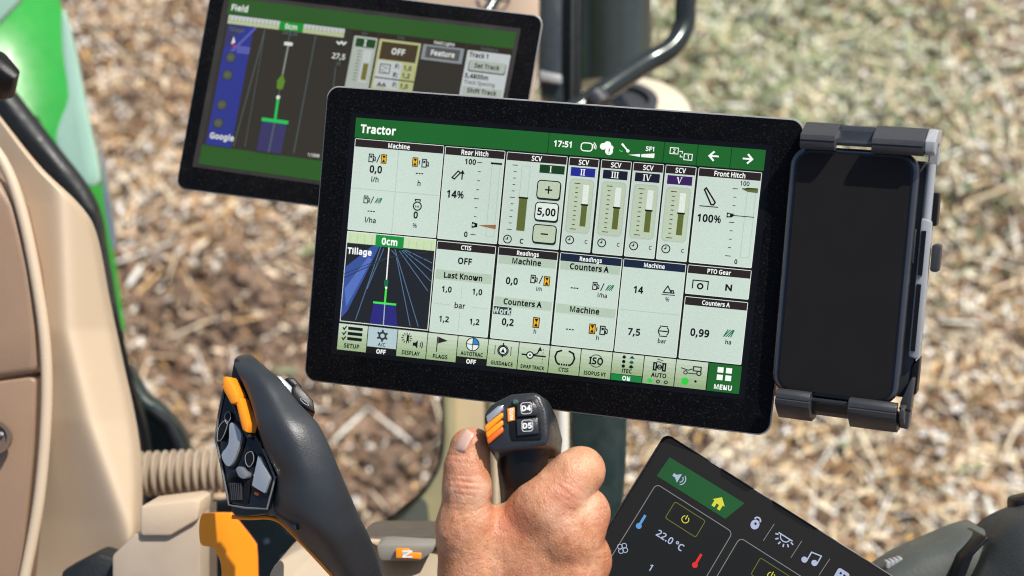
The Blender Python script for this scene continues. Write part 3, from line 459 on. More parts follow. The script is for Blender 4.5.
# header bar
a = Art(S, Z1); a.rect(0, 0, 1000, 49, T_GRN); a.text('Tractor', 14, 26, 17, T_WHT, .035, align='l')
for x in (485, 763, 842, 921): a.rect(x - 1, 0, x + 1, 49, T_GRD)
a.text('17:51', 520, 24, 12, T_WHT, .02)
a.frame(565, 17, 592, 36, 2.6, T_WHT, 7)
for r in (5, 9, 13): a.ring(588, 26, r, 2.2, T_WHT, -60, 20)
a.circ(618, 22, 8, T_WHT); a.circ(628, 18, 9, T_WHT); a.circ(637, 24, 6, T_WHT); a.circ(633, 32, 9.5, T_WHT); a.rect(632, 26, 634.4, 34, T_GRN); a.rect(632, 36, 634.4, 38, T_GRN)
a.line([(662, 12), (668, 18)], 5, T_WHT); a.line([(668, 18), (676, 26)], 4, T_WHT); a.circ(678, 28, 4, T_WHT); a.ring(663, 24, 6, 2, T_LIME, 60, 150)
a.poly([(680, 37), (708, 33), (708, 40)], T_WHT); a.poly([(711, 33), (742, 29), (742, 40), (711, 40)], T_WHT); a.text('SF1', 730, 19, 9, T_WHT, .02)
a.frame(778, 12, 797, 26, 2, T_WHT); a.text('2', 787.5, 19, 8, T_WHT); a.frame(812, 24, 831, 38, 2, T_WHT); a.text('1', 821.5, 31, 8, T_WHT)
a.line([(800, 19), (807, 19), (807, 24)], 2, T_WHT); a.line([(803, 27), (803, 32), (809, 32)], 2, T_WHT)
for cx, d in ((882, -1), (960, 1)):
    a.line([(cx - 11 * d, 24), (cx + 9 * d, 24)], 4, T_WHT); a.line([(cx, 13), (cx + 11 * d, 24), (cx, 35)], 4.5, T_WHT)
a.build('status_bar', screen)
# machine tile
a = tile(2, 51, 229, 278, 'Machine'); a.rect(115, 72, 116.5, 276, T_LINE); a.rect(4, 173, 227, 174.5, T_LINE)
pump(a, 50, 96, 21, T_INK2); slash(a, 66, 96, 20); hourglass(a, 80, 96, 21); a.text('0,0', 62, 123, 15, T_INK, .02); a.text('l/h', 62, 148, 11, T_INK)
hourglass(a, 160, 97, 21); a.line([(171, 92), (171, 102)], 2, T_INK2); pump(a, 186, 98, 21, T_INK2); dashes(a, 174, 124); a.text('h', 175, 148, 11, T_INK)
pump(a, 46, 199, 19, T_INK2); slash(a, 60, 199, 18); hatch(a, 76, 199, 18); dashes(a, 60, 227); a.text('l/ha', 60, 249, 11, T_INK)
a.ring(176, 204, 10, 2.4, T_INK); a.line([(170, 193), (170, 188), (182, 188), (182, 193)], 2.4, T_INK); a.text('kW', 176, 205, 5, T_INK); a.text('0', 174, 226, 14, T_INK, .02); a.text('%', 174, 252, 10, T_INK2)
a.build('tile', screen, 'tile headed Machine with fuel figures')
# rear hitch
def slider(a, x, y0, y1, tx, n=9, wide=10):
    for k in range(n):
        y = y0 + (y1 - y0) * k / (n - 1); l = 9 if k in (0, n // 2, n - 1) else 5
        a.rect(tx - l, y - .9, tx + l * .4, y + .9, T_INK2 if l == 5 else T_INK)
    a.frame(x - wide, y0, x + wide, y1, 1.2, T_LINE)
a = tile(232, 52, 382, 279, 'Rear Hitch'); a.text('100', 298, 85, 11, T_INK, .015); a.text('0', 303, 262, 11, T_INK, .015)
slider(a, 363, 85, 261, 324); a.rect(349, 82, 377, 86.5, T_INK); a.poly([(332, 237), (350, 234.5), (376, 232), (376, 243), (350, 240)], mat('hitch_brown', (.2, .1, .03), .4, emit=.6))
a.poly([(316, 230), (330, 233), (330, 242), (316, 245)], T_INK); a.circ(320, 237.5, 3, T_TILE)
a.line([(256, 127), (270, 110), (276, 114), (262, 130), (256, 127)], 2.6, T_INK); a.line([(281, 130), (281, 112)], 2.6, T_INK); a.poly([(275, 116), (287, 116), (281, 106)], T_INK)
a.text('14%', 268, 167, 15, T_INK, .03); a.build('tile', screen, 'tile headed Rear Hitch reading 14 percent')
# SCV tiles
def clock(a, x, y): a.ring(x, y, 9.5, 2, T_INK); a.line([(x, y - 6), (x, y), (x - 5, y)], 2, T_INK)
a = tile(386, 53, 535, 279, 'SCV')
slider(a, 437, 84, 240, 412, 11, 10); a.rect(427, 160, 447, 241, T_OLV); a.rect(425, 159, 449, 163, T_INK)
a.rect(470, 77, 531, 97, T_DG); roman(a, 'I', 497, 87, 14, T_WHT)
for k, (y0, t) in enumerate(((115, '+'), (168, '5,00'), (222, '-'))):
    a.rect(469, y0 + 2, 527, y0 + 47, T_INK2, 8); a.rect(469, y0, 525, y0 + 43, T_TILE2 if k == 1 else T_GB, 8); a.frame(469, y0, 525, y0 + 43, 2, T_INK, 8)
    if t == '5,00': a.text(t, 497, y0 + 22, 15, T_INK, .02)
    else:
        a.rect(488, y0 + 20, 506, y0 + 23.5, T_INK)
        if t == '+': a.rect(495.3, y0 + 12.5, 498.8, y0 + 31, T_INK)
clock(a, 408, 264); a.text('C', 443, 266, 10, T_INK, .02)
a.build('tile', screen, 'first SCV tile with plus and minus keys around 5,00')
for x0, num, c, lv in ((539, 'II', T_B2, 166), (617, 'III', T_B3, 168), (694, 'IV', T_B3, 170), (771, 'V', T_B5, 172)):
    a = tile(x0, 53, x0 + 73, 279, 'SCV'); a.rect(x0 + 7, 77, x0 + 66, 98, c); roman(a, num, x0 + 36, 87.5, 15, T_WHT)
    a.rect(x0 + 7, 104, x0 + 66, 234, T_LINE, 10); a.rect(x0 + 9, 106, x0 + 64, 232, T_GB, 9); a.rect(x0 + 41, 117, x0 + 55, 217, T_TILE2); a.rect(x0 + 41, 165, x0 + 55, 217, T_OLV); a.rect(x0 + 39, 163, x0 + 57, 167, T_INK)
    for k in range(11):
        y = 115 + 11 * k; l = 7 if k in (0, 10) else 3.5; a.rect(x0 + 26 - l, y - .9, x0 + 26 + l, y + .9, T_INK)
    clock(a, x0 + 21, 252); a.text('C', x0 + 61, 253, 8, T_INK2); a.build('tile', screen, 'narrow SCV tile numbered ' + num)
# front hitch
a = tile(849, 53, 997, 279, 'Front Hitch'); a.text('100', 960, 82, 9, T_INK); a.text('0', 959, 267, 9, T_INK, .01)
slider(a, 978, 96, 255, 942, 9, 10); a.poly([(955, 95), (968, 91), (992, 91), (992, 102), (968, 101)], T_OLV); a.line([(955, 95), (990, 92)], 2, T_INK)
a.poly([(926, 153), (938, 155), (944, 159), (938, 164), (926, 165)], T_INK); a.circ(931, 159, 3, T_TILE); a.rect(940, 158, 990, 160, T_INK)
a.line([(868, 104), (872, 100), (896, 132), (893, 138), (887, 138), (868, 104)], 3, T_INK); a.line([(860, 143), (904, 143)], 2, T_INK2); a.text('100%', 886, 171, 15, T_INK, .03)
a.build('tile', screen, 'tile headed Front Hitch reading 100 percent')
# map tile
a = Art(S, Z1); a.rect(2, 281, 230, 508, T_TILE2); a.rect(4, 310, 228, 506, T_MAP); a.rect(4, 283, 228, 310, T_PG2)
for k in range(12): a.rect(10 + k * 19, 290, 11.5 + k * 19, 310, T_LINE)
a.rect(77, 283, 149, 312, lit('lightbar_green', 28, 140, 60)); a.text('0cm', 113, 298, 14, T_WHT, .03)
a.poly([(4, 372), (70, 312), (88, 312), (55, 395), (20, 480), (4, 500)], T_BLU); a.poly([(8, 425), (62, 340), (72, 345), (16, 470)], lit('map_blue_pale', 84, 112, 186))
for p0, p1 in (((92, 312), (43, 500)), ((132, 329), (184, 501)), ((140, 318), (221, 410)), ((150, 315), (226, 360)), ((120, 318), (132, 329)), ((128, 314), (205, 500)), ((146, 316), (226, 385)), ((100, 316), (66, 420)), ((155, 314), (226, 340))): a.line([p0, p1], 2, T_CY)
a.line([(4, 398), (50, 372), (110, 340), (160, 322), (210, 316)], 1.6, T_INK2); a.line([(4, 388), (60, 360), (120, 334), (226, 330)], 1.2, T_INK2)
a.poly([(86, 453), (143, 453), (152, 505), (80, 505)], T_IND); a.rect(85, 449, 144, 454, T_LIME); a.line([(113, 312), (114, 400)], 3, T_WHT); a.line([(114, 400), (116, 505)], 2.4, T_LINE); a.rect(112.5, 412, 117.5, 452, T_LIME)
a.rect(109, 392, 119, 410, T_HG, 3); a.circ(115, 412, 3, T_WHT); a.text('Tillage', 39, 329, 13, T_WHT, .01); a.build('tile', screen, 'dark map tile reading Tillage with a green guidance mark')
# CTIS
a = tile(233, 284, 381, 510, 'CTIS', tsize=9); a.text('OFF', 307, 328, 13, T_INK, .015); a.rect(236, 354, 378, 378, T_LAB); a.text('Last Known', 306, 366, 12, T_INK, .025)
a.rect(305, 385, 306.2, 425, T_LINE); a.rect(305, 452, 306.2, 505, T_LINE); a.rect(240, 438, 282, 439.2, T_LINE); a.rect(330, 438, 374, 439.2, T_LINE)
for t, x, y in (('1,0', 268, 401), ('1,0', 345, 400), ('1,2', 268, 475), ('1,2', 345, 474)): a.text(t, x, y, 12, T_INK, .01)
a.text('bar', 305, 438, 12, T_INK); a.build('tile', screen, 'tile headed CTIS reading OFF and bar figures')
# readings
a = tile(387, 284, 535, 510, 'Readings', tsize=9); a.rect(390, 305, 532, 325, T_LAB); a.text('Machine', 460, 315, 12, T_INK, .025); a.text('0,0', 428, 365, 14, T_INK, .025)
pump(a, 482, 355, 20, T_INK); slash(a, 499, 355, 20); hourglass(a, 514, 357, 22); a.text('l/h', 497, 378, 8, T_INK)
a.rect(390, 406, 532, 428, T_LAB); a.text('Counters A', 460, 416, 12, T_INK, .025); a.rect(389, 430, 434, 449, T_INK2); a.text('Work', 411, 440, 12, T_TILE, .015); a.text('0,2', 428, 466, 14, T_INK, .03); hourglass(a, 498, 460, 24); a.text('h', 497, 482, 9, T_INK)
a.build('tile', screen, 'Readings tile with 0,0 above 0,2')
a = tile(540, 284, 691, 510, 'Readings', T_NAVY, tsize=9); a.rect(543, 305, 688, 325, T_LAB); a.text('Counters A', 614, 315, 12, T_INK, .025); dashes(a, 583, 367)
pump(a, 634, 357, 19, T_INK); slash(a, 650, 358, 19); hatch(a, 668, 358, 19); a.text('l/ha', 652, 378, 9, T_INK); a.rect(543, 408, 688, 430, T_LAB); a.text('Machine', 613, 418, 12, T_INK, .025)
dashes(a, 582, 468); hourglass(a, 636, 461, 23); a.line([(647, 456), (647, 466)], 2, T_INK); pump(a, 664, 462, 22, T_INK); a.text('h', 651, 481, 9, T_INK)
a.build('tile', screen, 'Readings tile with dashes instead of figures')
a = tile(694, 284, 844, 510, 'Machine', T_NAVY, tsize=9); a.rect(697, 406, 841, 407.4, T_LINE); a.text('14', 737, 356, 14, T_INK, .025); a.text('7,5', 737, 458, 14, T_INK, .025)
a.rect(793, 360, 825, 362, T_INK2); a.line([(797, 356), (800, 350), (806, 340), (812, 350), (820, 350), (822, 356), (797, 356)], 2.4, T_INK2); a.circ(815, 352, 3, T_INK2); a.text('%', 808, 372, 9, T_INK2)
a.ring(807, 449, 12, 2.2, T_INK, -50, 50); a.ring(807, 449, 12, 2.2, T_INK, 130, 230); a.line([(797, 449), (817, 449)], 2.4, T_INK); a.rect(797, 436, 817, 438.5, T_INK); a.rect(797, 460, 817, 462.5, T_INK); a.text('bar', 806, 473, 9, T_INK)
a.build('tile', screen, 'Machine tile reading 14 percent and 7,5 bar')
a = tile(848, 284, 998, 354, 'PTO Gear', tsize=9); a.line([(864, 340), (864, 320), (900, 320), (900, 340)], 2.2, T_INK); a.ring(882, 333, 6, 3, T_INK); a.line([(943, 338), (943, 322)], 3.2, T_INK); a.line([(943, 323), (955, 337)], 3.2, T_INK); a.line([(955, 338), (955, 322)], 3.2, T_INK)
a.build('tile', screen, 'tile headed PTO Gear reading N')
a = tile(849, 360, 998, 510, 'Counters A', tsize=9); a.text('0,99', 893, 444, 15, T_INK, .03); hatch(a, 961, 438, 24); a.text('ha', 962, 459, 9, T_INK)
a.build('tile', screen, 'tile headed Counters A reading 0,99')
# soft keys
def key(i, mt=T_PGR, full=True):
    x0 = i * 76.8 + 1; x1 = x0 + 74.8; a = Art(S, Z1)
    yb = 579 if full else 563
    if mt is T_PGR:
        for k in range(6):
            y0_ = 513 + (yb - 513) * k / 6; y1_ = 513 + (yb - 513) * (k + 1) / 6; t = k / 5
            a.rect(x0, y0_, x1, y1_, lit('key_grad_%d' % k, 196 - 44 * t, 211 - 36 * t, 190 - 58 * t))
    else: a.rect(x0, 513, x1, yb, mt)
    return a, (x0 + x1) / 2
def kbuild(a, lab): a.build('soft_key', screen, lab)
a, c = key(0)
for k in range(3):
    y = 523 + 13 * k; a.rect(c - 13, y - 4, c + 25, y + 4, T_INK); a.line([(c - 27, y - 1), (c - 23, y + 4), (c - 17, y - 5)], 2.6, T_INK)
a.text('SETUP', c, 567, 9, T_INK, .02); kbuild(a, 'green key reading SETUP')
a, c = key(1, T_KGY, False); a.ring(c, 533, 8, 4, T_INK2)
for k in range(6): a.line([(c + 8 * math.cos(R(60 * k + 30)), 533 + 8 * math.sin(R(60 * k + 30))), (c + 15 * math.cos(R(60 * k + 30)), 533 + 15 * math.sin(R(60 * k + 30)))], 4, T_INK2)
a.text('A/C', c, 555, 8, T_INK2); a.text('OFF', c, 573, 9, T_WHT, .02); kbuild(a, 'pale grey key reading A/C over OFF')
a, c = key(2)
for k in range(12): a.line([(c - 14 + 8 * math.cos(R(30 * k)), 532 + 8 * math.sin(R(30 * k))), (c - 14 + 14 * math.cos(R(30 * k)), 532 + 14 * math.sin(R(30 * k)))], 1.8, T_INK)
a.poly([(c - 14, 523), (c - 8, 526), (c - 8, 538), (c - 14, 541)], T_INK); a.poly([(c + 3, 541), (c + 9, 541), (c + 15, 534), (c + 15, 556), (c + 9, 549), (c + 3, 549)], T_INK)
for r in (6, 11): a.ring(c + 17, 545, r, 2, T_INK2, -50, 50)
a.text('DISPLAY', c, 568, 8.5, T_INK, .02, sx=.9); kbuild(a, 'green key reading DISPLAY')
a, c = key(3); a.rect(c - 14, 520, c - 11.5, 558, T_INK); a.poly([(c - 11, 520), (c + 14, 528), (c - 11, 537)], T_HEAD); a.text('FLAGS', c - 2, 569, 8.5, T_INK, .02); kbuild(a, 'green key reading FLAGS')
a, c = key(4, T_PGR, False); a.circ(c, 530, 16, T_TILE2); a.poly([(c, 530), (c, 514.5)] + [(c + 15.5 * math.sin(R(t)), 530 - 15.5 * math.cos(R(t))) for t in (20, 40, 60, 80, 90)], T_CYB); a.ring(c, 530, 16, 2, T_INK2); a.rect(c - 1, 515, c + 1, 546, T_INK2); a.rect(c - 15, 529, c + 15, 531, T_INK2)
a.text('AUTOTRAC', c, 554, 8, T_INK, .02, sx=.9); a.text('OFF', c, 573, 9, T_WHT, .02); kbuild(a, 'green key reading AUTOTRAC over OFF')
a, c = key(5); a.ring(c, 537, 13, 2, T_INK2); a.circ(c, 537, 9, T_TILE2); a.ring(c, 537, 10, 2.4, T_INK); a.poly([(c, 531), (c + 5, 542), (c - 5, 542)], T_INK); a.line([(c - 20, 526), (c - 20, 548)], 1.4, T_INK2); a.line([(c + 20, 526), (c + 20, 548)], 1.4, T_INK2); a.rect(c - 1.5, 518, c + 1.5, 526, T_INK); a.rect(c - 1.5, 548, c + 1.5, 554, T_INK)
a.text('GUIDANCE', c, 569, 8, T_INK, .02, sx=.9); kbuild(a, 'green key reading GUIDANCE')
a, c = key(6); a.line([(c - 30, 541), (c - 14, 541)], 3, T_INK); a.line([(c - 4, 541), (c + 30, 541)], 3, T_INK); a.line([(c - 4, 540), (c + 8, 536), (c + 14, 524)], 2.4, T_INK); a.poly([(c + 9, 529), (c + 14, 517), (c + 20, 528)], T_INK); a.circ(c - 9, 541, 8, T_TILE2); a.ring(c - 9, 541, 8, 2.4, T_INK); a.circ(c - 9, 541, 2.5, T_INK)
for k in range(5): a.rect(c + 22, 522 + 8 * k, c + 23.5, 526 + 8 * k, T_INK2)
a.text('SWAP TRACK', c, 570, 7.6, T_INK, .02, sx=.85); kbuild(a, 'green key reading SWAP TRACK')
a, c = key(7); a.line([(c - 8, 521), (c - 20, 526), (c - 24, 538), (c - 20, 550), (c - 14, 556)], 3.4, T_INK); a.line([(c + 8, 521), (c + 20, 526), (c + 24, 538), (c + 20, 550), (c + 14, 556)], 3.4, T_INK)
for k in range(-2, 3): a.rect(c + k * 6 - 2, 553, c + k * 6 + 2, 558, T_INK)
a.text('CTIS', c, 568, 8, T_INK, .02); kbuild(a, 'green key reading CTIS')
a, c = key(8); a.ring(c, 538, 15, 1.6, T_INK2, 200, 340); a.ring(c, 538, 15, 1.6, T_INK2, 20, 160); a.text('ISO', c, 538, 14, T_INK, .06); a.text('ISOBUS VT', c, 569, 8, T_INK, .02, sx=.9); kbuild(a, 'green key reading ISOBUS VT')
a, c = key(9, T_PGR, False)
for k in range(3): a.circ(c - 10, 521 + 11 * k, 4.2, T_INK); a.circ(c + 9, 521 + 11 * k, 4.2, (T_KGY, T_HG, T_INK)[k]); a.poly([(c + 2, 523 + 11 * k), (c + 16, 523 + 11 * k), (c + 9, 516 + 11 * k)], (T_INK2, T_HG, T_INK)[k])
a.text('iTEC', c, 554, 8, T_INK, .02); a.rect(c - 37.4, 564, c + 37.4, 579, lit('on_green', 26, 130, 62)); a.text('ON', c, 572, 9, T_WHT, .03); kbuild(a, 'green key reading iTEC over ON')
a, c = key(10); a.frame(c - 14, 527, c - 8, 544, 3, T_INK); a.frame(c + 8, 527, c + 14, 544, 3, T_INK); a.line([(c - 8, 536), (c + 8, 536)], 2.4, T_INK); a.ring(c, 536, 5, 2.2, T_INK); a.line([(c - 7, 517), (c + 7, 520), (c - 7, 523), (c + 7, 526)], 1.8, T_INK)
a.text('AUTO', c, 556, 9, T_INK, .01); a.circ(c - 20, 571, 6, T_SPK); a.ring(c, 571, 3.5, 2, T_INK2); a.ring(c + 19, 571, 3.5, 2, T_INK2); kbuild(a, 'green key reading AUTO over a green dot')
a, c = key(11); a.line([(c - 26, 532), (c - 8, 536), (c + 2, 532)], 2, T_INK2); a.ring(c - 14, 542, 4, 2, T_INK2); a.frame(c + 4, 526, c + 22, 536, 2.4, T_INK2); a.ring(c + 18, 541, 5, 2.4, T_INK2); a.line([(c - 10, 543), (c + 14, 543)], 2, T_INK2); a.circ(c - 13, 563, 9, T_SPK); a.circ(c + 12, 561, 3, T_INK); kbuild(a, 'green key with a vehicle outline over a green dot')
a = Art(S, Z1); a.rect(923, 513, 1000, 580, T_GRN)
for dx in (-10, 10):
    for dy in (-9, 9): a.rect(961 + dx - 7, 536 + dy - 6.5, 961 + dx + 7, 536 + dy + 6.5, T_WHT)
a.text('MENU', 961, 568, 10, T_WHT, .04); a.build('soft_key', screen, 'dark green key reading MENU')
# bracket behind the display
b = MB(); cc = fr.p(500, 330, -.03); b.box(cc - NM * .02, (fr.e1, fr.e2, NM), (.09, .09, .045), BLK); b.build('mount_plate', main, bevel=.004)

# ================================================================== REAR DISPLAY
q = [(213.3, -24), (543.4, 15.9), (506.6, 230.4), (175.6, 187.7)]
PB, P = plane_from_quad(q, 1.08); NB = PB.N
back = thing('tractor_display', (P[0] + P[2]) / 2, 'second tractor display, half hidden behind the front one, showing a dark field map', 'display')
fb = Frame(P, 1000, 640, NB); display_body(back, fb, 1000, 640, 30, .03, NB)
SB = Frame([PB.hit(*p) for p in [(230, -2), (516.5, 32.3), (483.8, 204.2), (198.6, 164)]], 1000, 580, NB)
B_DK = lit('field_dark', 62, 58, 50, 0.69); B_GRN = lit('field_bar_green', 52, 98, 42, 0.77); B_BLU = lit('field_blue', 54, 62, 150, 0.77); B_LN = lit('field_line', 96, 112, 112, 0.69)
B_TL = lit('field_tile', 186, 196, 184, 0.77); B_TW = lit('field_tile_white', 208, 214, 214, 0.77); B_IN = lit('field_ink', 46, 48, 46, .86); B_WH = lit('field_white', 225, 230, 222, .86); B_HD = lit('field_head', 52, 42, 34, .86)
a = Art(SB, .0001); a.rect(-20, -14, 1012, 592, mat('screen_border2', (.03, .025, .02), .4)); a.rect(0, 0, 1000, 580, B_DK); scr2 = a.build('screen', back)
a = Art(SB, Z1); a.rect(0, 0, 1000, 56, B_GRN); a.text('Field', 42, 31, 18, B_WH, .01); a.rect(0, 512, 1000, 580, B_GRN); a.build('status_bar', scr2)
a = Art(SB, Z1); a.rect(8, 58, 422, 86, B_TW); a.rect(8, 72, 422, 88, lit('field_lightbar', 196, 206, 160, 0.77)); a.rect(192, 57, 277, 88, lit('field_green_box', 34, 148, 50, .86)); a.text('0cm', 234, 73, 15, B_WH, .03)
for k in range(30):
    x = 14 + k * 13.8
    if not 188 < x < 280: a.rect(x, 62, x + 1.5, 78, B_LN)
a.rect(13, 90, 105, 510, B_BLU); a.poly([(14, 92), (78, 90), (14, 178)], lit('field_slate', 64, 62, 110, 0.77)); a.poly([(108, 90), (118, 90), (50, 182), (36, 182)], lit('field_violet', 96, 100, 178, 0.77)); a.rect(60, 160, 106, 185, lit('field_violet', 96, 100, 178, 0.77))
a.text('Tillage', 46, 106, 12, B_LN); a.poly([(40, 130), (50, 150), (36, 158)], B_WH); a.poly([(46, 150), (52, 168), (40, 165)], lit('field_red', 190, 50, 40, .86))
for y in (203, 264, 368, 432): a.circ(44, y, 17, lit('field_button', 88, 90, 66, .86)); a.ring(44, y, 17, 2, B_IN); a.rect(36, y - 6, 52, y + 6, B_LN, 3)
a.text('Google', 66, 477, 17, B_WH, .01)
for p0, p1 in (((146, 94), (113, 505)), ((326, 92), (327, 499)), ((415, 190), (420, 260)), ((235, 88), (237, 318))): a.line([p0, p1], 3, B_LN)
a.line([(146, 94), (150, 268), (153, 500)], 2, B_LN)
a.text('SW 2,50', 236, 97, 10, B_LN); a.rect(222, 127, 252, 139, B_WH, 3); a.line([(238, 139), (237, 250)], 5, lit('field_pale', 150, 154, 148, .86)); a.poly([(237, 236), (250, 262), (246, 290), (226, 290), (222, 262)], lit('field_arrow', 96, 138, 44, .86))
a.rect(196, 400, 284, 508, lit('field_indigo', 62, 58, 104, .86)); a.line([(237, 318), (241, 400)], 9, lit('field_mark', 40, 200, 92, .86)); a.rect(194, 393, 288, 405, lit('field_mark', 40, 200, 92, .86)); a.line([(241, 405), (240, 508)], 5, B_LN); a.circ(237, 318, 7, B_WH)
a.line([(403, 105), (412, 112), (420, 104), (428, 112), (436, 103)], 6, B_WH); a.text('27,5', 419, 154, 16, B_WH); a.text('m', 423, 178, 12, B_LN); a.text('1:1500', 397, 497, 9, B_WH)
a.build('map_panel', scr2)
a = Art(SB, Z1); a.rect(449, 58, 534, 74, B_HD); a.rect(458, 76, 540, 540, B_TL, 4); a.rect(467, 83, 535, 112, lit('field_dkgreen', 36, 74, 38, .86)); a.text('I', 500, 97, 18, B_WH, .02); a.rect(500, 120, 528, 230, B_TW); a.rect(507, 165, 525, 222, lit('field_olive', 120, 116, 50, .86))
for k in range(10): a.rect(480, 124 + 11 * k, 492, 126 + 11 * k, B_IN)
a.text('SCV', 492, 66, 8, B_LN); a.build('tile', scr2, 'narrow tile with a green numbered box and olive gauge')
a = Art(SB, Z1); a.rect(545, 58, 692, 74, B_HD); a.text('CTIS', 618, 66, 8, B_LN); a.rect(547, 76, 690, 540, lit('field_ygreen', 196, 200, 140, 0.77), 4); a.rect(556, 84, 682, 144, lit('field_brown', 74, 62, 44, .86)); a.text('OFF', 618, 113, 17, B_WH, .015); a.rect(554, 148, 640, 240, B_TW); a.rect(554, 205, 690, 209, B_HD)
a.frame(566, 160, 600, 190, 3, B_IN); a.line([(570, 165), (592, 172), (570, 180), (590, 188)], 2, B_IN)
for t, x, y in (('F:', 624, 162), ('1,0', 660, 164), ('R:', 623, 191), ('1,2', 659, 190), ('F:', 627, 225), ('1,0', 659, 226)): a.text(t, x, y, 13, B_IN, .02)
a.line([(566, 236), (574, 224), (582, 236), (590, 224), (598, 236)], 3.5, B_IN); a.line([(574, 224), (574, 238)], 3, B_IN); a.line([(590, 224), (590, 238)], 3, B_IN); a.build('tile', scr2, 'tile reading OFF with front and rear pressures')
a = Art(SB, Z1); a.rect(697, 58, 840, 74, B_HD); a.text('Field Lights', 768, 66, 9, B_WH); a.rect(698, 76, 838, 128, lit('field_steel', 150, 158, 162, 0.77)); a.rect(710, 82, 826, 120, lit('field_key', 92, 90, 90, .86)); a.text('Feature', 769, 101, 15, B_WH, .01); a.build('tile', scr2, 'tile with a grey key reading Feature')
a = Art(SB, Z1); a.rect(848, 60, 996, 76, B_HD); a.text('Guidance', 922, 68, 9, B_LN); a.rect(850, 78, 996, 540, B_TW, 3); a.text('Track 1', 890, 92, 13, B_IN, .02); a.rect(862, 110, 988, 148, B_IN, 7); a.rect(864, 109, 986, 144, B_TL, 7); a.text('Set Track', 925, 126, 13, B_IN, .02)
a.text('5,4800m', 896, 163, 13, B_IN, .03); a.text('Track Spacing', 909, 184, 11, B_LN, 0); a.rect(856, 198, 990, 240, B_TL, 5); a.text('Shift Track', 923, 211, 13, B_IN, .02); a.build('tile', scr2, 'tile reading Track 1 and Set Track')
b = MB(); b.box(fb.p(520, 360, -.045), (fb.e1, fb.e2, NB), (.09, .09, .04), BLK); b.build('mount_plate', back, bevel=.004)

# ================================================================== PHONE AND HOLDER
q = [(791, 145), (921, 153), (897, 408), (770, 392)]
PP, P = plane_from_quad(q, .845); NP = PP.N
phone = thing('phone', (P[0] + P[2]) / 2, 'dark switched-off phone standing upright in the clamp right of the display', 'phone')
fp = Frame(P, 100, 200, NP)
b = MB(); b.prism([fp.p(x, y, 0) for x, y in rrect(0, 0, 100, 200, 16, 8)], -NP * .0095, mat('phone_frame', (.13, .13, .14), .25, metal=.8)); b.build('frame', phone, bevel=.0028, seg=3)
b = MB(); b.prism([fp.p(x, y, .0004) for x, y in rrect(4.5, 3, 96, 197.5, 13, 8)], -NP * .0006, mat('phone_bezel', (.006, .006, .007), .12)); b.build('bezel', phone)
b = MB(); b.prism([fp.p(x, y, .0007) for x, y in rrect(6.6, 5, 94, 195.5, 11, 8)], -NP * .0002, mat('phone_glass', (.019, .017, .017), .45, spec=.08, var=.1)); b.build('screen', phone)
b = MB()
for y0, y1 in ((60, 85),):
    b.box(fp.p(100.6, (y0 + y1) / 2, -.005), (fp.e1, fp.e2, NP), (.0012, .02, .002), GRY)
b.build('side_button', phone, bevel=.0003)
hold = thing('phone_holder', fp.p(50, 100, -.03), 'grey plastic spring clamp holder gripping the dark phone at top and bottom', 'phone holder')
ax = (fp.e1, fp.e2, NP)
# back plate + rails
b = MB(); b.prism([fp.p(x, y, -.013) for x, y in rrect(20, 6, 108, 194, 6)], -NP * .012, GRY); b.build('back_plate', hold, bevel=.002)
b = MB(); b.prism([fp.p(x, y, -.008) for x, y in [(103.5, 50), (112, 52), (112, 162), (103.5, 160)]], -NP * .012, LGR); b.build('side_rail', hold, bevel=.0015)
b = MB(); b.prism([fp.p(x, y, -.0065) for x, y in [(105, 60), (108.5, 60), (108.5, 95), (105, 95)]], -NP * .006, BLK); b.prism([fp.p(x, y, -.0065) for x, y in [(105, 102), (108.5, 102), (108.5, 155), (105, 155)]], -NP * .006, BLK); b.build('rail_slot', hold)
b = MB(); b.tube([fp.p(107, 8, -.012), fp.p(107, 56, -.012)], .0028, LGR); b.build('guide_rod', hold)
b = MB(); b.prism([fp.p(x, y, -.012) for x, y in [(110, 30), (115, 30), (115, 56), (110, 56)]], -NP * .014, BLK); b.build('spring_housing', hold, bevel=.001)
b = MB(); b.prism([fp.p(x, y, -.012) for x, y in [(106, 168), (112, 160), (112, 190), (106, 192)]], -NP * .014, BLK); b.build('spring_housing', hold, bevel=.001)
b = MB(); b.prism([fp.p(x, y, -.012) for x, y in rrect(113, 70, 120, 92, 2.5)], -NP * .012, GRY); b.build('release_knob', hold, bevel=.0015)
b = MB(); b.prism([fp.p(x, y, -.004) for x, y in [(101.5, 196), (108, 176), (110.5, 176), (109, 217), (101.5, 216)]], -NP * .014, GRY); b.build('side_plate', hold, bevel=.0008)
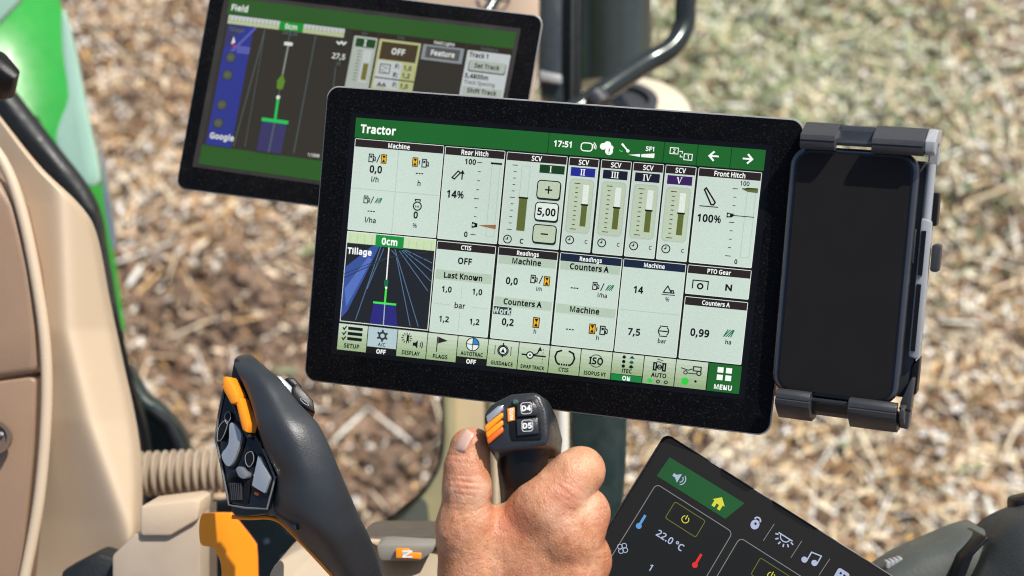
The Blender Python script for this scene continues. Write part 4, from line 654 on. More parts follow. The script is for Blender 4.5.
def clamp(sgn, y0, yb):
    """jaw: two hooked fingers in front of the glass joined by a bridge that wraps over the end of the phone"""
    Y = lambda t: y0 + sgn * t
    b = MB()
    low = sgn > 0
    for x0, x1 in ((9, 36), (64, 103)) if sgn < 0 else ((7, 34), (64, 101)):      # front fingers; profile in (y, depth)
        prof = [(-3.5, .0012), (-3.5, .007), (-1, .009), (2.5, .0098), (3.1, .0092), (3.7, .0102), (8, .0095), (11 + 2 * low, .005), (18 + 4 * low, -.006), (19 + 3 * low, -.022), (8, -.022), (8, -.008), (2, .0008)]
        ra = [fp.p(x0, Y(t), z) for t, z in prof]; rb = [fp.p(x1, Y(t), z) for t, z in prof]
        b.rings([ra, rb], GRY)
    b.build('jaw_finger', hold, bevel=.0005, ang=18)
    b = MB(); prof = [(1.0, -.004), (1.0, .0015), (3.5, .002), (6, -.003), (13, -.006), (17, -.010), (18, -.020), (6, -.020), (5, -.008)]
    b.rings([[fp.p(33, Y(t), z) for t, z in prof], [fp.p(66, Y(t), z) for t, z in prof]], CHARG); b.build('jaw_bridge', hold, bevel=.0005, ang=18)
    b = MB(); prof = [(-2, -.002), (-3, .004), (0, .0085), (8, .009), (11, .0045), (18, -.0065), (18, -.024), (-10, -.026), (-10, -.020), (6, -.019), (8, -.012), (4, -.006)]
    b.rings([[fp.p(103.2, Y(t), z) for t, z in prof], [fp.p(111 if sgn < 0 else 107, Y(t), z) for t, z in prof]], LGR if sgn < 0 else GRY); b.build('jaw_side', hold, bevel=.0008, ang=18)
    b = MB()
    for k in range(5): b.box(fp.p(103.4 + k * 1.7, Y(-.6 + k * .5), .0062 - .001 * k), ax, (.0012, .0009, .004), BLK)
    b.build('jaw_teeth', hold)
clamp(-1, -1, 0); clamp(1, 199, 0)
b = MB(); b.tube([fp.p(60, 130, -.02), fp.p(60, 130, -.05), fr.p(960, 400, -.03)], .008, BLK); b.build('bracket', hold)
b = MB(); b.prism([fp.p(x, y, -.010) for x, y in [(-4, 188), (2, 188), (2, 205), (-4, 205)]], -NP * .01, mat('brass_pin', (.7, .36, .14), .35, metal=.5)); b.build('hinge_pin', hold, bevel=.0006)

# ================================================================== ARMREST TOUCH CONTROLLER (lower right)
n_c = cdir(0.03, .30, .95)
PC = Plane(at(666, 433, .90), n_c)
A_, B_, D_ = PC.hit(666, 433), PC.hit(905, 583.5), PC.hit(560, 583)
e1 = (B_ - A_).normalized(); e2 = n_c.cross(e1)
if e2.dot(D_ - A_) < 0: e2 = -e2
Wc = .26; Hc = .19
Pc = [A_, A_ + e1 * Wc, A_ + e1 * Wc + e2 * Hc, A_ + e2 * Hc]
fc = Frame(Pc, 260, 190, n_c)     # millimetres
ctl = thing('armrest_controller', fc.p(130, 95, -.02), 'black touch controller on the armrest showing 22.0 degrees and a green home bar', 'touch controller')
display_body(ctl, fc, 260, 190, 5, .03, n_c, mat('rim_dark', (.012, .012, .013), .4))
def C2(x, y):
    p = PC.hit(x, y) - A_; v = np.array([p.dot(fc.e1), p.dot(fc.e2)]); return (abs(v[0]) * 1000, abs(v[1]) * 1000)
C_BG = lit('ctl_bg', 28, 28, 27); C_BG2 = lit('ctl_bg2', 22, 24, 24); C_GRN = lit('ctl_green', 26, 84, 42); C_WH = lit('ctl_white', 168, 178, 206); C_YE = lit('ctl_yellow', 206, 204, 60); C_LN = lit('ctl_line', 128, 128, 128); C_OL = lit('ctl_olive', 106, 106, 40); C_BL = lit('ctl_blue', 90, 150, 210); C_RD = lit('ctl_red', 222, 42, 44)
a = Art(fc, .0001); a.rect(1.5, 1.5, 258.5, 188.5, C_BG, 4); cscr = a.build('screen', ctl)
g0, g1, g2, g3 = C2(669.5, 457.3), C2(744.5, 503.4), C2(725, 519), C2(656.6, 476)
a = Art(fc, .0004); a.poly([g0, g1, g2, (g2[0] - 2, g2[1] + .0), g3], C_GRN)
x, y = C2(678.5, 478); s = 1
a.poly([(x - 4, y - 1), (x - 2, y - 1), (x + .6, y - 3.2), (x + .6, y + 3.2), (x - 2, y + 1), (x - 4, y + 1)], C_WH)
for r in (2.2, 3.8): a.ring(x + .8, y, r, .6, C_WH, -60, 60)
x, y = C2(718.5, 503); a.poly([(x - 4.4, y), (x, y - 4.2), (x + 4.4, y), (x + 3, y), (x + 3, y + 3.8), (x + .9, y + 3.8), (x + .9, y + 1), (x - .9, y + 1), (x - .9, y + 3.8), (x - 3, y + 3.8), (x - 3, y)], C_YE)
a.build('home_bar', cscr)
def card(x0, y0, x1, y1, lab, pw=None):
    a = Art(fc, .0004); a.rect(x0, y0, x1, y1, C_BG2, 3); a.frame(x0, y0, x1, y1, .5, C_LN, 3)
    px_, py_ = pw; a.frame(px_ - 11, py_ - 6, px_ + 11, py_ + 6, .5, C_OL, 1.2); a.ring(px_, py_, 2.2, .55, C_YE, -60, 240); a.line([(px_, py_ - 3), (px_, py_)], .6, C_YE)
    return a
k0 = C2(656.3, 483.9); k1 = C2(732.8, 532.1); pw = C2(685.2, 519.5)
a = card(k0[0], k0[1], k1[0], k0[1] + 88, '', pw)
def thermo(a, x, y, c): a.line([(x, y - 4.6), (x, y + 2)], 1.6, c); a.circ(x, y + 3.4, 1.8, c)
x, y = C2(641.5, 521.5); thermo(a, x, y, C_BL)
x, y = C2(697.5, 560.5); thermo(a, x, y, C_RD)
x, y = C2(670, 540.5); a.text('22.0 °C', x, y, 3.7, C_WH, 0, sx=1.05)
x, y = C2(622.5, 548.5)
for t in range(4): a.ring(x + 1.9 * math.cos(R(90 * t)), y + 1.9 * math.sin(R(90 * t)), 1.5, .5, C_WH, n=14)
x, y = C2(650.5, 567.5); a.text('1', x, y, 3.6, C_WH, 0)
a.build('card', cscr, 'card with power key and 22.0 °C')
k2 = C2(739.8, 537.6); pw = C2(771, 576)
a = card(k2[0], k1[1] if False else k2[1], k2[0] + (k1[0] - k0[0]), k2[1] + 88, '', pw); a.build('card', cscr, 'second card with a yellow framed power key')
a = Art(fc, .0004)
x, y = C2(755.5, 523.5); a.circ(x, y + .8, 2.7, C_WH, ry=3.2); a.ring(x, y - 2.2, 1.9, 1.0, C_WH, 180, 360); a.circ(x, y + .2, .8, C_BG)
x, y = C2(783, 541); a.line([(x - 5, y - 3), (x + 5, y - 3)], .8, C_WH); a.ring(x, y - 3, 3.2, .7, C_WH, 0, 180)
for t in range(6): a.line([(x + 4.6 * math.cos(R(15 + 30 * t)), y - 3 + 4.6 * math.sin(R(15 + 30 * t))), (x + 6.6 * math.cos(R(15 + 30 * t)), y - 3 + 6.6 * math.sin(R(15 + 30 * t)))], .9, C_WH)
x, y = C2(811, 558.5); a.circ(x - 3.2, y + 3, 1.9, C_WH); a.circ(x + 3, y + 1.4, 1.9, C_WH); a.line([(x - 1.7, y + 3), (x - 1.7, y - 3.4), (x + 4.6, y - 4.6), (x + 4.6, y + 1.4)], .8, C_WH)
x, y = C2(842, 575); a.rect(x - 4, y - 3, x + 4, y + 5, C_WH, 1.6); a.rect(x - 2, y - 1, x - .6, y + .4, C_BG); a.rect(x + .6, y - 1, x + 2, y + .4, C_BG)
for (xa, ya), (xb, yb) in (((774, 524), (763, 541)), ((801.5, 541), (790.5, 558)), ((829.5, 559), (818.5, 575.5))):
    a.line([C2(xa, ya), C2(xb, yb)], .4, C_LN)
a.build('icon_row', cscr)

# ================================================================== HELD JOYSTICK
joy = thing('joystick', at(535, 640, .90), 'black joystick with D4 and D5 keys gripped by the hand in the middle', 'joystick')
front = [(484, 415), (491, 404), (511, 394.5), (535, 392.5), (541, 396), (547, 410), (549, 432), (547, 445), (494, 452), (487, 446)]
nj = cdir(-.05, .25, .95); PJ = Plane(at(518, 422, .812), nj)
ft = [PJ.hit(*p) for p in front]
bkp = [(492, 421), (499, 412), (520, 402), (541, 397), (549, 401), (557, 418), (563, 440), (561, 457), (508, 470), (496, 462)]
bk = [at(x, y, .85) for x, y in bkp]
b = MB(); b.prism(ft, bk, CHARG); b.build('head', joy, bevel=.0022, seg=3)
rr = []
for x, y, d, wx, wz in ((525, 440, .83, 27, .014), (522, 465, .832, 25, .016), (524, 490, .84, 24, .017), (529, 540, .86, 26, .018), (535, 600, .885, 30, .02), (540, 650, .90, 42, .026)):
    c = at(x, y, d); rr.append([c + RT * (wx * d / F * math.cos(t)) - FW * (wz * math.sin(t)) for t in [2 * math.pi * k / 20 for k in range(20)]])
b = MB(); b.rings(rr, BLK); b.build('shaft', joy, ang=60)
def pj(x, y, z=0): return PJ.hit(x, y) + nj * z
def raised(name, pts, z0, z1, mt, parent, bevel=.0005, label=None, pf=pj):
    b = MB(); b.prism([pf(x, y, z1) for x, y in pts], [pf(x, y, z0) for x, y in pts], mt); return b.build(name, parent, bevel=bevel, seg=2, label=label)
raised('key_panel', [(509, 406), (530, 399.5), (537, 399), (541, 408), (542.5, 432), (541, 440), (512, 441), (509.5, 434)], -.001, .0008, BLK, joy)
k4 = raised('button', [(517, 405), (533, 402), (537, 407), (537.5, 416), (517.5, 417.5)], .0008, .0026, CHARG, joy, label='upper key marked D4')
k5 = raised('button', [(516.5, 420), (537.5, 418.5), (539, 434), (517.5, 436.5)], .0008, .0026, CHARG, joy, label='lower key marked D5')
def quadframe(pf_pts, W, H, z):
    P_ = [pj(*p, z) for p in pf_pts]; return Frame(P_, W, H, nj)
for (cx, cy, t, par) in ((526.5, 409, 'D4', k4), (527.5, 426.5, 'D5', k5)):
    f_ = quadframe([(cx - 6.5, cy - 6.2), (cx + 6, cy - 7), (cx + 6.5, cy + 6), (cx - 6, cy + 6.8)], 20, 20, .0027)
    a = Art(f_); a.frame(1.5, 1.5, 18.5, 18.5, .8, WHT, 4); a.text(t, 10, 10, 7, WHT, .02, sx=1.15); a.build('lettering', par)
raised('label_plate', [(507.5, 409), (514.5, 407.5), (514.8, 420.5), (508, 422)], .0003, .0012, ORG, joy, .0002)
f_ = quadframe([(508, 409), (514.5, 408), (514.7, 420.5), (508.3, 421.5)], 7, 13, .0014)
a = Art(f_); a.text('AUTO', 3.5, 6.5, 3, WHT, .03, rot=-90); a.build('lettering', joy)
b = MB(); c = pj(515, 402.5, .0008); b.tube([c - nj * .0015, c, c + nj * .0012], [.0018, .0018, .001], mat('sensor_green', (.05, .12, .1), .1)); b.build('indicator', joy)
raised('roller_recess', [(485.5, 421), (500, 406), (504, 406), (505, 428), (490, 440), (487, 436)], -.003, .0003, GLOSS, joy)
raised('roller_cap', [(486.5, 417), (498, 407), (503, 406), (503.5, 411), (488, 424)], .0003, .003, SLV, joy)
for k, (dy, mt) in enumerate(((0, ORG), (7.5, ORG), (14, ORR))):
    raised('roller_ridge', [(484.5 + k, 427 + dy * .8), (503, 412.5 + dy), (504, 418 + dy), (486.5 + k, 434 + dy * .8)], .0003, .0045 - .001 * k, mt, joy, .0012)

# ================================================================== LEFT CONTOURED GRIP
grip = thing('hydraulic_grip', at(360, 640, .93), 'large contoured black armrest grip with orange switch and silver buttons, left of centre', 'control grip')
st = [(241, 355, 246, 353.5, .9), (234.5, 359, 253, 356, .885), (235.5, 368, 265, 367, .873), (243, 383, 281, 380, .865), (251, 403, 298, 402, .858), (257, 425, 318, 424, .852), (265, 450, 331, 450, .85), (277, 475, 342, 476, .85),
      (275, 495, 351, 497, .853), (273, 512, 359, 516, .858), (291, 531, 367, 531, .862), (312, 553, 376, 553, .87), (330, 576, 383, 576, .878), (350, 600, 392, 600, .888), (375, 635, 408, 632, .9)]
st2 = [tuple(q) for q in curve3(st, 3)]
rr = []; NR = 28
for i, (x0, y0, x1, y1, d) in enumerate(st2):
    L0 = at(x0, y0, d); R0 = at(x1, y1, d); mid = (L0 + R0) / 2; hw = (R0 - L0) / 2; wl = hw.length
    r = []
    for k in range(NR):
        t = 2 * math.pi * k / NR; c, s = math.cos(t), math.sin(t)
        pk = .45 - .5 * min(1, i / len(st2) * 2.2)          # ridge nearer the left edge
        w_ = (c - pk) / (1 - pk) if c > pk else (c - pk) / (1 + pk)
        if s >= 0: hgt_ = max(0, 1 - abs(w_) ** 1.45) ** .72 * .66
        else: hgt_ = -.5 * abs(s)
        r.append(mid + hw * c - FW * (hgt_ * wl))
    rr.append(r)
b = MB(); b.rings(rr, CHAR); b.build('grip_body', grip, ang=80)
# pod with keys on its left flank
ng = cdir(-.35, .15, .92); PG = Plane(at(245, 450, .862), ng)
def pg(x, y, z=0): return PG.hit(x, y) + ng * z
pod = smooth_poly([(232, 358), (226, 385), (217, 420), (214.5, 438), (221, 462), (225, 490), (229, 510), (240, 516), (266, 514), (282, 521), (292, 530), (290, 500), (276, 470), (262, 440), (250, 400), (242, 370)], 4)
b = MB(); b.prism([pg(x, y, -.004) for x, y in pod], -ng * .03, CHARG); b.build('pod', grip, bevel=.002, seg=3)
raised('key_tray', [(226, 384), (231, 386), (262, 448), (276, 478), (268, 509), (246, 508), (230, 505), (222, 464), (216.5, 438), (219, 418)], -.006, .0005, GLOSS, grip, .0008, pf=pg)
b = MB(); tr_ = [pg(x, y, .0012) for x, y in [(226, 384), (219, 418), (216.5, 438), (222, 464), (230, 505), (246, 508), (268, 509), (276, 478), (264, 449)]]; b.tube(tr_, .0007, mat('tray_edge', (.12, .13, .14), .3), n=8); b.build('tray_edge', grip)
raised('tray_rim', [(226, 384), (229, 384), (255, 437), (252, 440)], .0005, .006, CHARG, grip, .001, pf=pg)
raised('rocker_switch', [(232, 378), (237, 378), (246, 395), (247, 404), (240, 406), (231, 389)], -.001, .011, ORG, grip, .0015, label='orange rocker switch', pf=pg)
raised('rocker_switch', [(243, 402), (248, 398), (257, 425), (255.5, 434), (250, 431)], -.001, .0095, ORG, grip, .0012, label='long orange switch', pf=pg)
raised('switch_shade', [(236, 402), (244, 404), (252, 431), (247, 428)], -.001, .004, ORR, grip, .0008, pf=pg)
for pts_ in (smooth_poly([(232, 423), (239, 422), (247, 434), (245, 447), (237, 467), (229, 468), (223, 455), (230, 444)], 3), [(260, 452), (265, 456), (275, 478), (269, 497), (252, 488)], [(231, 473), (247, 470), (252, 486), (249, 505), (230, 502)]):
    raised('key_base', pts_, .0005, .002, BLK, grip, .0008, pf=pg)
raised('silver_key', smooth_poly([(233, 425), (238, 424), (245, 434), (243, 446), (236, 464), (230, 466), (225, 455), (232, 444)], 3), .0005, .0045, SLV, grip, .0012, pf=pg)
raised('silver_key', [(261, 455), (264, 458), (273.5, 478), (268, 494), (254.5, 486)], .0005, .004, SLV, grip, .001, label='large silver key low on the tray', pf=pg)
raised('silver_key', smooth_poly([(241, 469), (246, 467), (252, 475), (250, 479), (244, 477)], 3), .0005, .006, mat('silver_dark', (.3, .31, .33), .25, metal=.5), grip, .001, label='small silver roller', pf=pg)
raised('vent_block', [(229, 478), (241, 476), (247, 482), (245, 503), (232, 500)], .0005, .002, BLK, grip, pf=pg)
b = MB()
for k in range(6): b.prism([pg(x, y, .0035) for x, y in [(232.5 + 2.1 * k, 483), (233.4 + 2.1 * k, 483), (235.2 + 1.8 * k, 500), (234.4 + 1.8 * k, 500)]], -ng * .0015, GRY)
b.build('vent_ribs', grip)
for pts in (smooth_poly([(222, 428), (228, 421), (231, 424), (226, 438), (221, 441)], 3), smooth_poly([(228, 416), (232, 412), (234, 418), (230, 424)], 3), smooth_poly([(249, 455), (255, 452), (257, 460), (253, 467), (249, 463)], 3)):
    raised('round_key', pts, .0005, .0035, BLK, grip, .0008, pf=pg)
    b = MB(); pp = [pg(x, y, .0038) for x, y in pts]; b.tube(pp + [pp[0]], .00022, mat('key_line', (.25, .26, .27), .4), n=6); b.build('key_outline', grip)
raised('small_led', [(255.5, 491.5), (260, 493), (259, 496), (255, 494.5)], .0005, .0012, mat('led_red', (.8, .12, .04), .3), grip, .0002, pf=pg)
# far-side keys at the right edge
nf = cdir(.25, .35, .9); PF = Plane(at(300, 398, .872), nf)
def pff(x, y, z=0): return PF.hit(x, y) + nf * z
raised('side_key', [(274, 376), (281, 376), (293, 388), (291, 398), (284, 394)], -.012, .0015, SLV, grip, .0012, label='silver key behind the ridge', pf=pff)
raised('side_key', [(284, 378), (294, 377), (303, 387), (300, 391), (293, 388)], -.012, .0005, BLK, grip, .0015, pf=pff)
sk = raised('side_key', [(291, 388), (297, 384), (313, 401), (315, 414), (307, 410), (291, 399)], -.012, .002, BLK, grip, .001, label='black key with oval mark behind the ridge', pf=pff)
b = MB(); el = [pff(304 + 4.5 * math.cos(t) * .85 + 1.5 * math.sin(t), 403 + 2.6 * math.sin(t) + 3 * math.cos(t) * .7,   .0022) for t in [2 * math.pi * k / 20 for k in range(21)]]; b.tube(el, .00022, LGR, n=6); b.build('oval_mark', grip)
# orange trim line under the grip
b = MB(); tr = curve3([(232, 517, .868), (250, 518, .868), (268, 517.5, .868), (282, 523, .868), (300, 541, .868), (318, 560, .87), (336, 580, .875), (355, 603, .885)], 4)
b.tube([at(*p) for p in tr], .0013, ORG, n=8); b.build('orange_trim', grip)

# ================================================================== LOWER CONSOLE, N LABEL, POST
con = thing('armrest_console', at(480, 640, .97), 'tan armrest console below the grips with an orange N label', 'console')
b = MB(); b.prism([at(x, y, d) for x, y, d in [(360, 543, 1.0), (440, 543.5, 1.0), (520, 546, 1.0), (640, 548, 1.0), (640, 700, .9), (340, 700, .9), (345, 560, .985)]], FW * .1, mat('console_tan', (.42, .35, .25), .4, bump=.2)); b.build('front_panel', con, bevel=.004)
b = MB(); b.prism([at(x, y, .99) for x, y in [(368, 541), (445, 542), (445, 547), (378, 546.5)]], FW * .02, CRM); b.build('top_edge', con, bevel=.001)
b = MB(); b.prism([at(x, y, .965) for x, y in [(376, 546), (384, 543.5), (436, 544), (433, 552), (420, 561), (380, 561)]], FW * .03, mat('console_grey', (.26, .25, .22), .4)); b.build('trim_strip', con, bevel=.002)
npl = cdir(0, .1, 1); PN = Plane(at(410, 553, .96), npl)
b = MB(); b.prism([PN.hit(x, y) + npl * .001 for x, y in [(396, 548), (409, 548.5), (412, 552.5), (421.5, 552.8), (421, 559), (396, 558)]], -npl * .004, ORG); lp = b.build('gear_label', con, bevel=.0006)
f_ = Frame([PN.hit(*p) + npl * .0012 for p in [(401, 549.5), (414, 549.5), (414, 558), (401, 558)]], 13, 8.5, npl)
a = Art(f_); a.text('N', 6.5, 4.4, 8.5, WHT, .05, rot=90); a.build('lettering', lp)
b = MB(); b.prism([at(x, y, d) for x, y, d in [(268, 600, .9), (269, 573, .9), (277, 562, .91), (300, 549, .93), (315, 549, .94), (345, 580, .93), (345, 640, .9), (268, 640, .88)]], FW * .08, mat('console_side_tan', (.46, .38, .28), .42)); b.build('side_block', con, bevel=.003, seg=3)  # block in its own tan plastic colour

post = thing('display_post', at(600, 700, 1.2), 'black upright post between the front display and the armrest', 'post')
b = MB(); b.prism([at(x, y, 1.14) for x, y in [(571, 330), (630, 330), (626, 470), (618, 560), (614, 720), (575, 720), (572, 500)]], FW * .06, TEAL); b.build('column', post, bevel=.004)
b = MB(); b.tube([at(596, 300, 1.05), at(598, 350, 1.12), at(600, 420, 1.16)], .014, BLK); b.build('arm', post)
b = MB(); b.tube([at(480, 180, 1.24), at(560, 260, 1.22), at(600, 380, 1.19)], .014, BLK); b.build('arm', post)

pil = thing('window_pillar', at(470, 800, 1.5), 'cream cab pillar and curved olive window frame behind the held joystick', 'pillar')
b = MB(); b.prism([at(x, y, 1.45) for x, y in [(452, 330), (575, 330), (575, 620), (452, 620)]], FW * .05, mat('pillar_cream', (.56, .45, .28), .4, bump=.2)); b.build('pillar_face', pil, bevel=.006)
for x, r_, m_ in ((494, 3, CRM), (503, 2.5, OLV), (561, 6, mat('pillar_white', (.7, .68, .6), .35)), (553, 2.5, CRD)):
    b = MB(); b.tube([at(x, 330, 1.44), at(x + 2, 470, 1.44), at(x + 4, 620, 1.44)], r_ * 1.44 / F, m_); b.build('pillar_rib', pil)
sw = curve3([(447, 320, 1.42), (447, 400, 1.42), (448, 440, 1.42), (443, 470, 1.42), (428, 493, 1.42), (402, 515, 1.42), (372, 538, 1.42), (330, 566, 1.42)], 5)
out = [(x, y) for x, y, d in sw]
b = MB(); fp_ = [at(x - 4, y - 2, 1.42) for x, y in out] + [at(345, 620, 1.42), at(462, 620, 1.42), at(462, 520, 1.42), at(453, 440, 1.42), at(452, 320, 1.42)]
b.prism(fp_, FW * .03, OLV); b.build('window_frame', pil, bevel=.003)
b = MB(); b.prism([at(x, y, 1.40) for x, y in smooth_poly([(424, 500), (428, 512), (427, 538), (405, 541), (382, 540), (381, 535), (402, 519), (416, 504)], 3)], FW * .015, OLP); b.build('frame_inset', pil, bevel=.003)
b = MB(); b.tube([at(x - 5, y - 2, 1.415) for x, y in out], .0016, RUB, n=8); b.build('seal', pil)

# ================================================================== LEFT CAB PANEL, SEAL, GREEN BODY
cabp = thing('cab_side_panel', at(40, 700, 1.15), 'large cream moulded cab panel at the left edge with a round emblem', 'cab panel')
edge = [(-60, 40), (0, 116), (40, 166), (80, 205), (97, 235), (110, 300), (124, 365), (136, 420), (142, 470), (141, 530), (131, 550), (110, 560), (40, 590), (-60, 620)]
def panel_surface(left, right, mt, rows=40, cols=16, bulge=.05, d0=1.1, d1=1.25, thick=.03):
    pass
ed = [p[:2] for p in curve3(edge, 6)]
rs = []
ys = np.linspace(30, 640, 150)
ex = np.array([p[0] for p in ed]); ey = np.array([p[1] for p in ed]); 
def xr(y): return float(np.interp(y, ey[:], ex[:])) if y < 545 else float(np.interp(y, [545, 552, 560, 590, 640], [135, 128, 112, 40, -40]))
rs = []
for y in ys:
    r = []
    X1 = xr(y)
    for k in range(90):
        t = k / 89; x = -80 + (X1 + 80) * t
        # a soft crease runs down the panel; the surface falls away towards the window edge
        cr = float(np.interp(y, [100, 200, 330, 420, 520, 600], [50, 64, 70, 92, 128, 150])); u_ = (x - cr) / 4.; sp_ = 4. * (max(u_, 0) + math.log1p(math.exp(-abs(u_)))); d = 1.08 + .075 * sp_ / 60. + .03 * (sp_ - (x - cr)) / 60.
        g = 30 + 8 * math.sin((y - 150) / 140.)
        if t > .95: d += .02 * ((t - .95) / .05) ** 2
        r.append(at(x, y, d))
    rs.append(r)
b = MB(); b.rings(rs, CRM, cap=False, closed=False); o = b.build('panel_shell', cabp, ang=80)
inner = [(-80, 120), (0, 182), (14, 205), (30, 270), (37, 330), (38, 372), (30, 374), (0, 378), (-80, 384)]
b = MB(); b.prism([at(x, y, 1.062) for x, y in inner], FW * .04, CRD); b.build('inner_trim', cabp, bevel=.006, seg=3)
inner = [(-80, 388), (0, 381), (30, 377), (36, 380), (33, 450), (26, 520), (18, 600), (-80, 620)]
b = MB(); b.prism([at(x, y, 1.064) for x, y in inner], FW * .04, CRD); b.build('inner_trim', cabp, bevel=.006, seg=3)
b = MB(); c = at(-4, 437, 1.055)
b2 = MB(); b2.tube([at(*p) for p in curve3([(-30, 120, 1.064), (2, 160, 1.064), (22, 212, 1.063), (38, 290, 1.062), (46, 355, 1.061), (46, 420, 1.061), (39, 500, 1.061), (25, 576, 1.061), (8, 650, 1.061)], 5)], .0042, CRM, n=16); b2.build('trim_bead', cabp)
nn = cdir(0, 0, 1); rg = []
for r_, z in ((.0125, 0), (.0125, .004), (.0095, .004), (.009, .0015)): rg.append([c + nn * z + r_ * (RT * math.cos(t) + UP * math.sin(t)) for t in [2 * math.pi * k / 32 for k in range(32)]])
b.rings(rg, mat('emblem_bronze', (.16, .11, .08), .35)); b.tube([c + nn * .002 + RT * .001, c + nn * .004 + RT * .006 + UP * .003], .0015, LGR); b.build('emblem', cabp)

seal = MB(); sp = curve3([(-60, 20, 1.3), (0, 99, 1.3), (45, 155, 1.3), (86, 208, 1.3), (101, 262, 1.3), (114, 325, 1.3), (128, 385, 1.3), (143, 440, 1.3), (148, 500, 1.3), (150, 600, 1.3)], 5)
rs = []
for i, (x, y, d) in enumerate(sp):
    w_ = np.interp(y, [0, 100, 180, 260, 330, 420, 600], [17, 15, 13, 8, 6, 7, 10])
    rs.append([at(x - w_, y + w_ * .5, d), at(x - w_ * .3, y, d - .012), at(x + w_ * .5, y - w_ * .4, d - .010), at(x + w_, y - w_ * .6, d + .005), at(x + w_, y - w_ * .6, d + .05), at(x - w_, y + w_ * .5, d + .05)])
seal.rings(rs, RUB); o = seal.build('door_seal', None, ang=70); solid(o, at(120, 560, 1.3)); tag(o, 'black rubber door seal between cream panel and green body', 'seal')

body = thing('tractor_hood', at(60, 300, 1.7), 'glossy green tractor bodywork with pale painted-in reflections, upper left corner', 'bodywork')
rs = []
for y in np.linspace(-60, 330, 30):
    X1 = float(np.interp(y, [-60, 0, 70, 140, 200, 250, 300, 330], [38, 60, 76, 94, 107, 114, 121, 125])); r = []
    for k in range(16):
        t = k / 15; x = -90 + (X1 + 90) * t
        d = 1.6 + .14 * t ** 2.2 + .03 * math.sin(y / 70. + t * 3)
        r.append(at(x, y, d))
    rs.append(r)
b = MB(); b.rings(rs, GRN, cap=False, closed=False); o = b.build('green_shell', body, ang=80)
b = MB(); b.prism([at(x, y, 1.56) for x, y in smooth_poly([(62, 8), (72, 40), (88, 120), (99, 180), (84, 183), (70, 172), (56, 142), (60, 120), (68, 96), (62, 50)], 3)], FW * .012, PREF); b.build('reflection_strip', body, bevel=.003)  # pale reflection on the green body, added as a coloured strip
b = MB(); b.prism([at(x, y, 1.565) for x, y in [(-10, -20), (28, -20), (20, 0), (-8, 30)]], FW * .01, PREF); b.build('reflection_strip', body, bevel=.003)  # second painted reflection, near the top corner
b = MB(); b.prism([at(x, y, 1.585) for x, y in [(97, 130), (101, 150), (112, 210), (116, 250), (112, 250), (104, 205)]], FW * .01, mat('hood_chrome', (.6, .65, .66), .15, metal=.8)); b.build('bright_strip', body, bevel=.002)
b = MB(); b.tube([at(-20, 60, 1.05), at(-5, 68, 1.04), at(5, 76, 1.04), at(4, 88, 1.05), at(-12, 94, 1.06)], [.012, .013, .011, .009, .006], BLK, n=16); o = b.build('knob', None, ang=70); solid(o, at(-5, 80, 1.05)); tag(o, 'small black knob at the left edge over the green bodywork', 'knob')

# hose
hs = MB(); pts = []; rad = []
x0, x1 = 132, 240
nst = 160
for i in range(nst + 1):
    t = i / nst; x = x0 + (x1 - x0) * t; ph = (x - 141) / 8.25 * 2 * math.pi
    pts.append(at(x, 474.5 - 5 * t, 1.2)); rad.append((18.6 + 4.2 * max(-.85, min(1, 1.6 * math.cos(ph)))) * 1.2 / F)
hs.tube(pts, rad, mat('hose_tan', (.42, .34, .25), .5, bump=.3, bscale=700), n=28); o = hs.build('corrugated_hose', None, ang=60); solid(o, at(180, 474, 1.2)); tag(o, 'tan ribbed hose running from the cream panel to the grip', 'hose')
# orange handle
hd = MB(); po = smooth_poly([(201, 516), (206, 513.5), (228, 513), (234, 516), (254, 541), (257, 550), (258, 575), (259, 640), (238, 640), (224, 640), (222, 590), (221, 565), (216, 552), (212, 547), (204, 546), (200, 542), (199, 528)], 3)
hd.prism([at(x, y, .97) for x, y in po], [at(x + 1, y - 1, .99) for x, y in po], mat('handle_orange', (.95, .33, .008), .34, var=.04), ORR); o = hd.build('orange_handle', None, bevel=.003, seg=3); solid(o, at(240, 640, .98)); tag(o, 'bright orange bent lever handle beneath the ribbed hose', 'handle')
# tan bracket
bx = thing('lever_bracket', at(170, 640, 1.05), 'cream faceted bracket under the ribbed hose, left of the orange handle', 'bracket')
b = MB(); b.prism([at(x, y, 1.03) for x, y in [(140, 506), (190, 500), (201, 500), (198, 520), (170, 536), (140, 536)]], FW * .05, CRM); b.build('top_face', bx, bevel=.0025)
b = MB(); b.prism([at(x, y, 1.035) for x, y in [(112, 556), (134, 534), (172, 531), (200, 512), (201, 640), (150, 640), (112, 620)]], FW * .06, mat('bracket_cream', (.44, .36, .27), .42)); b.build('lower_face', bx, bevel=.002)
b = MB(); b.prism([at(x, y, 1.05) for x, y in [(60, 572), (98, 552), (120, 560), (115, 660), (60, 660)]], FW * .03, RUB); b.build('boot', bx, bevel=.004)

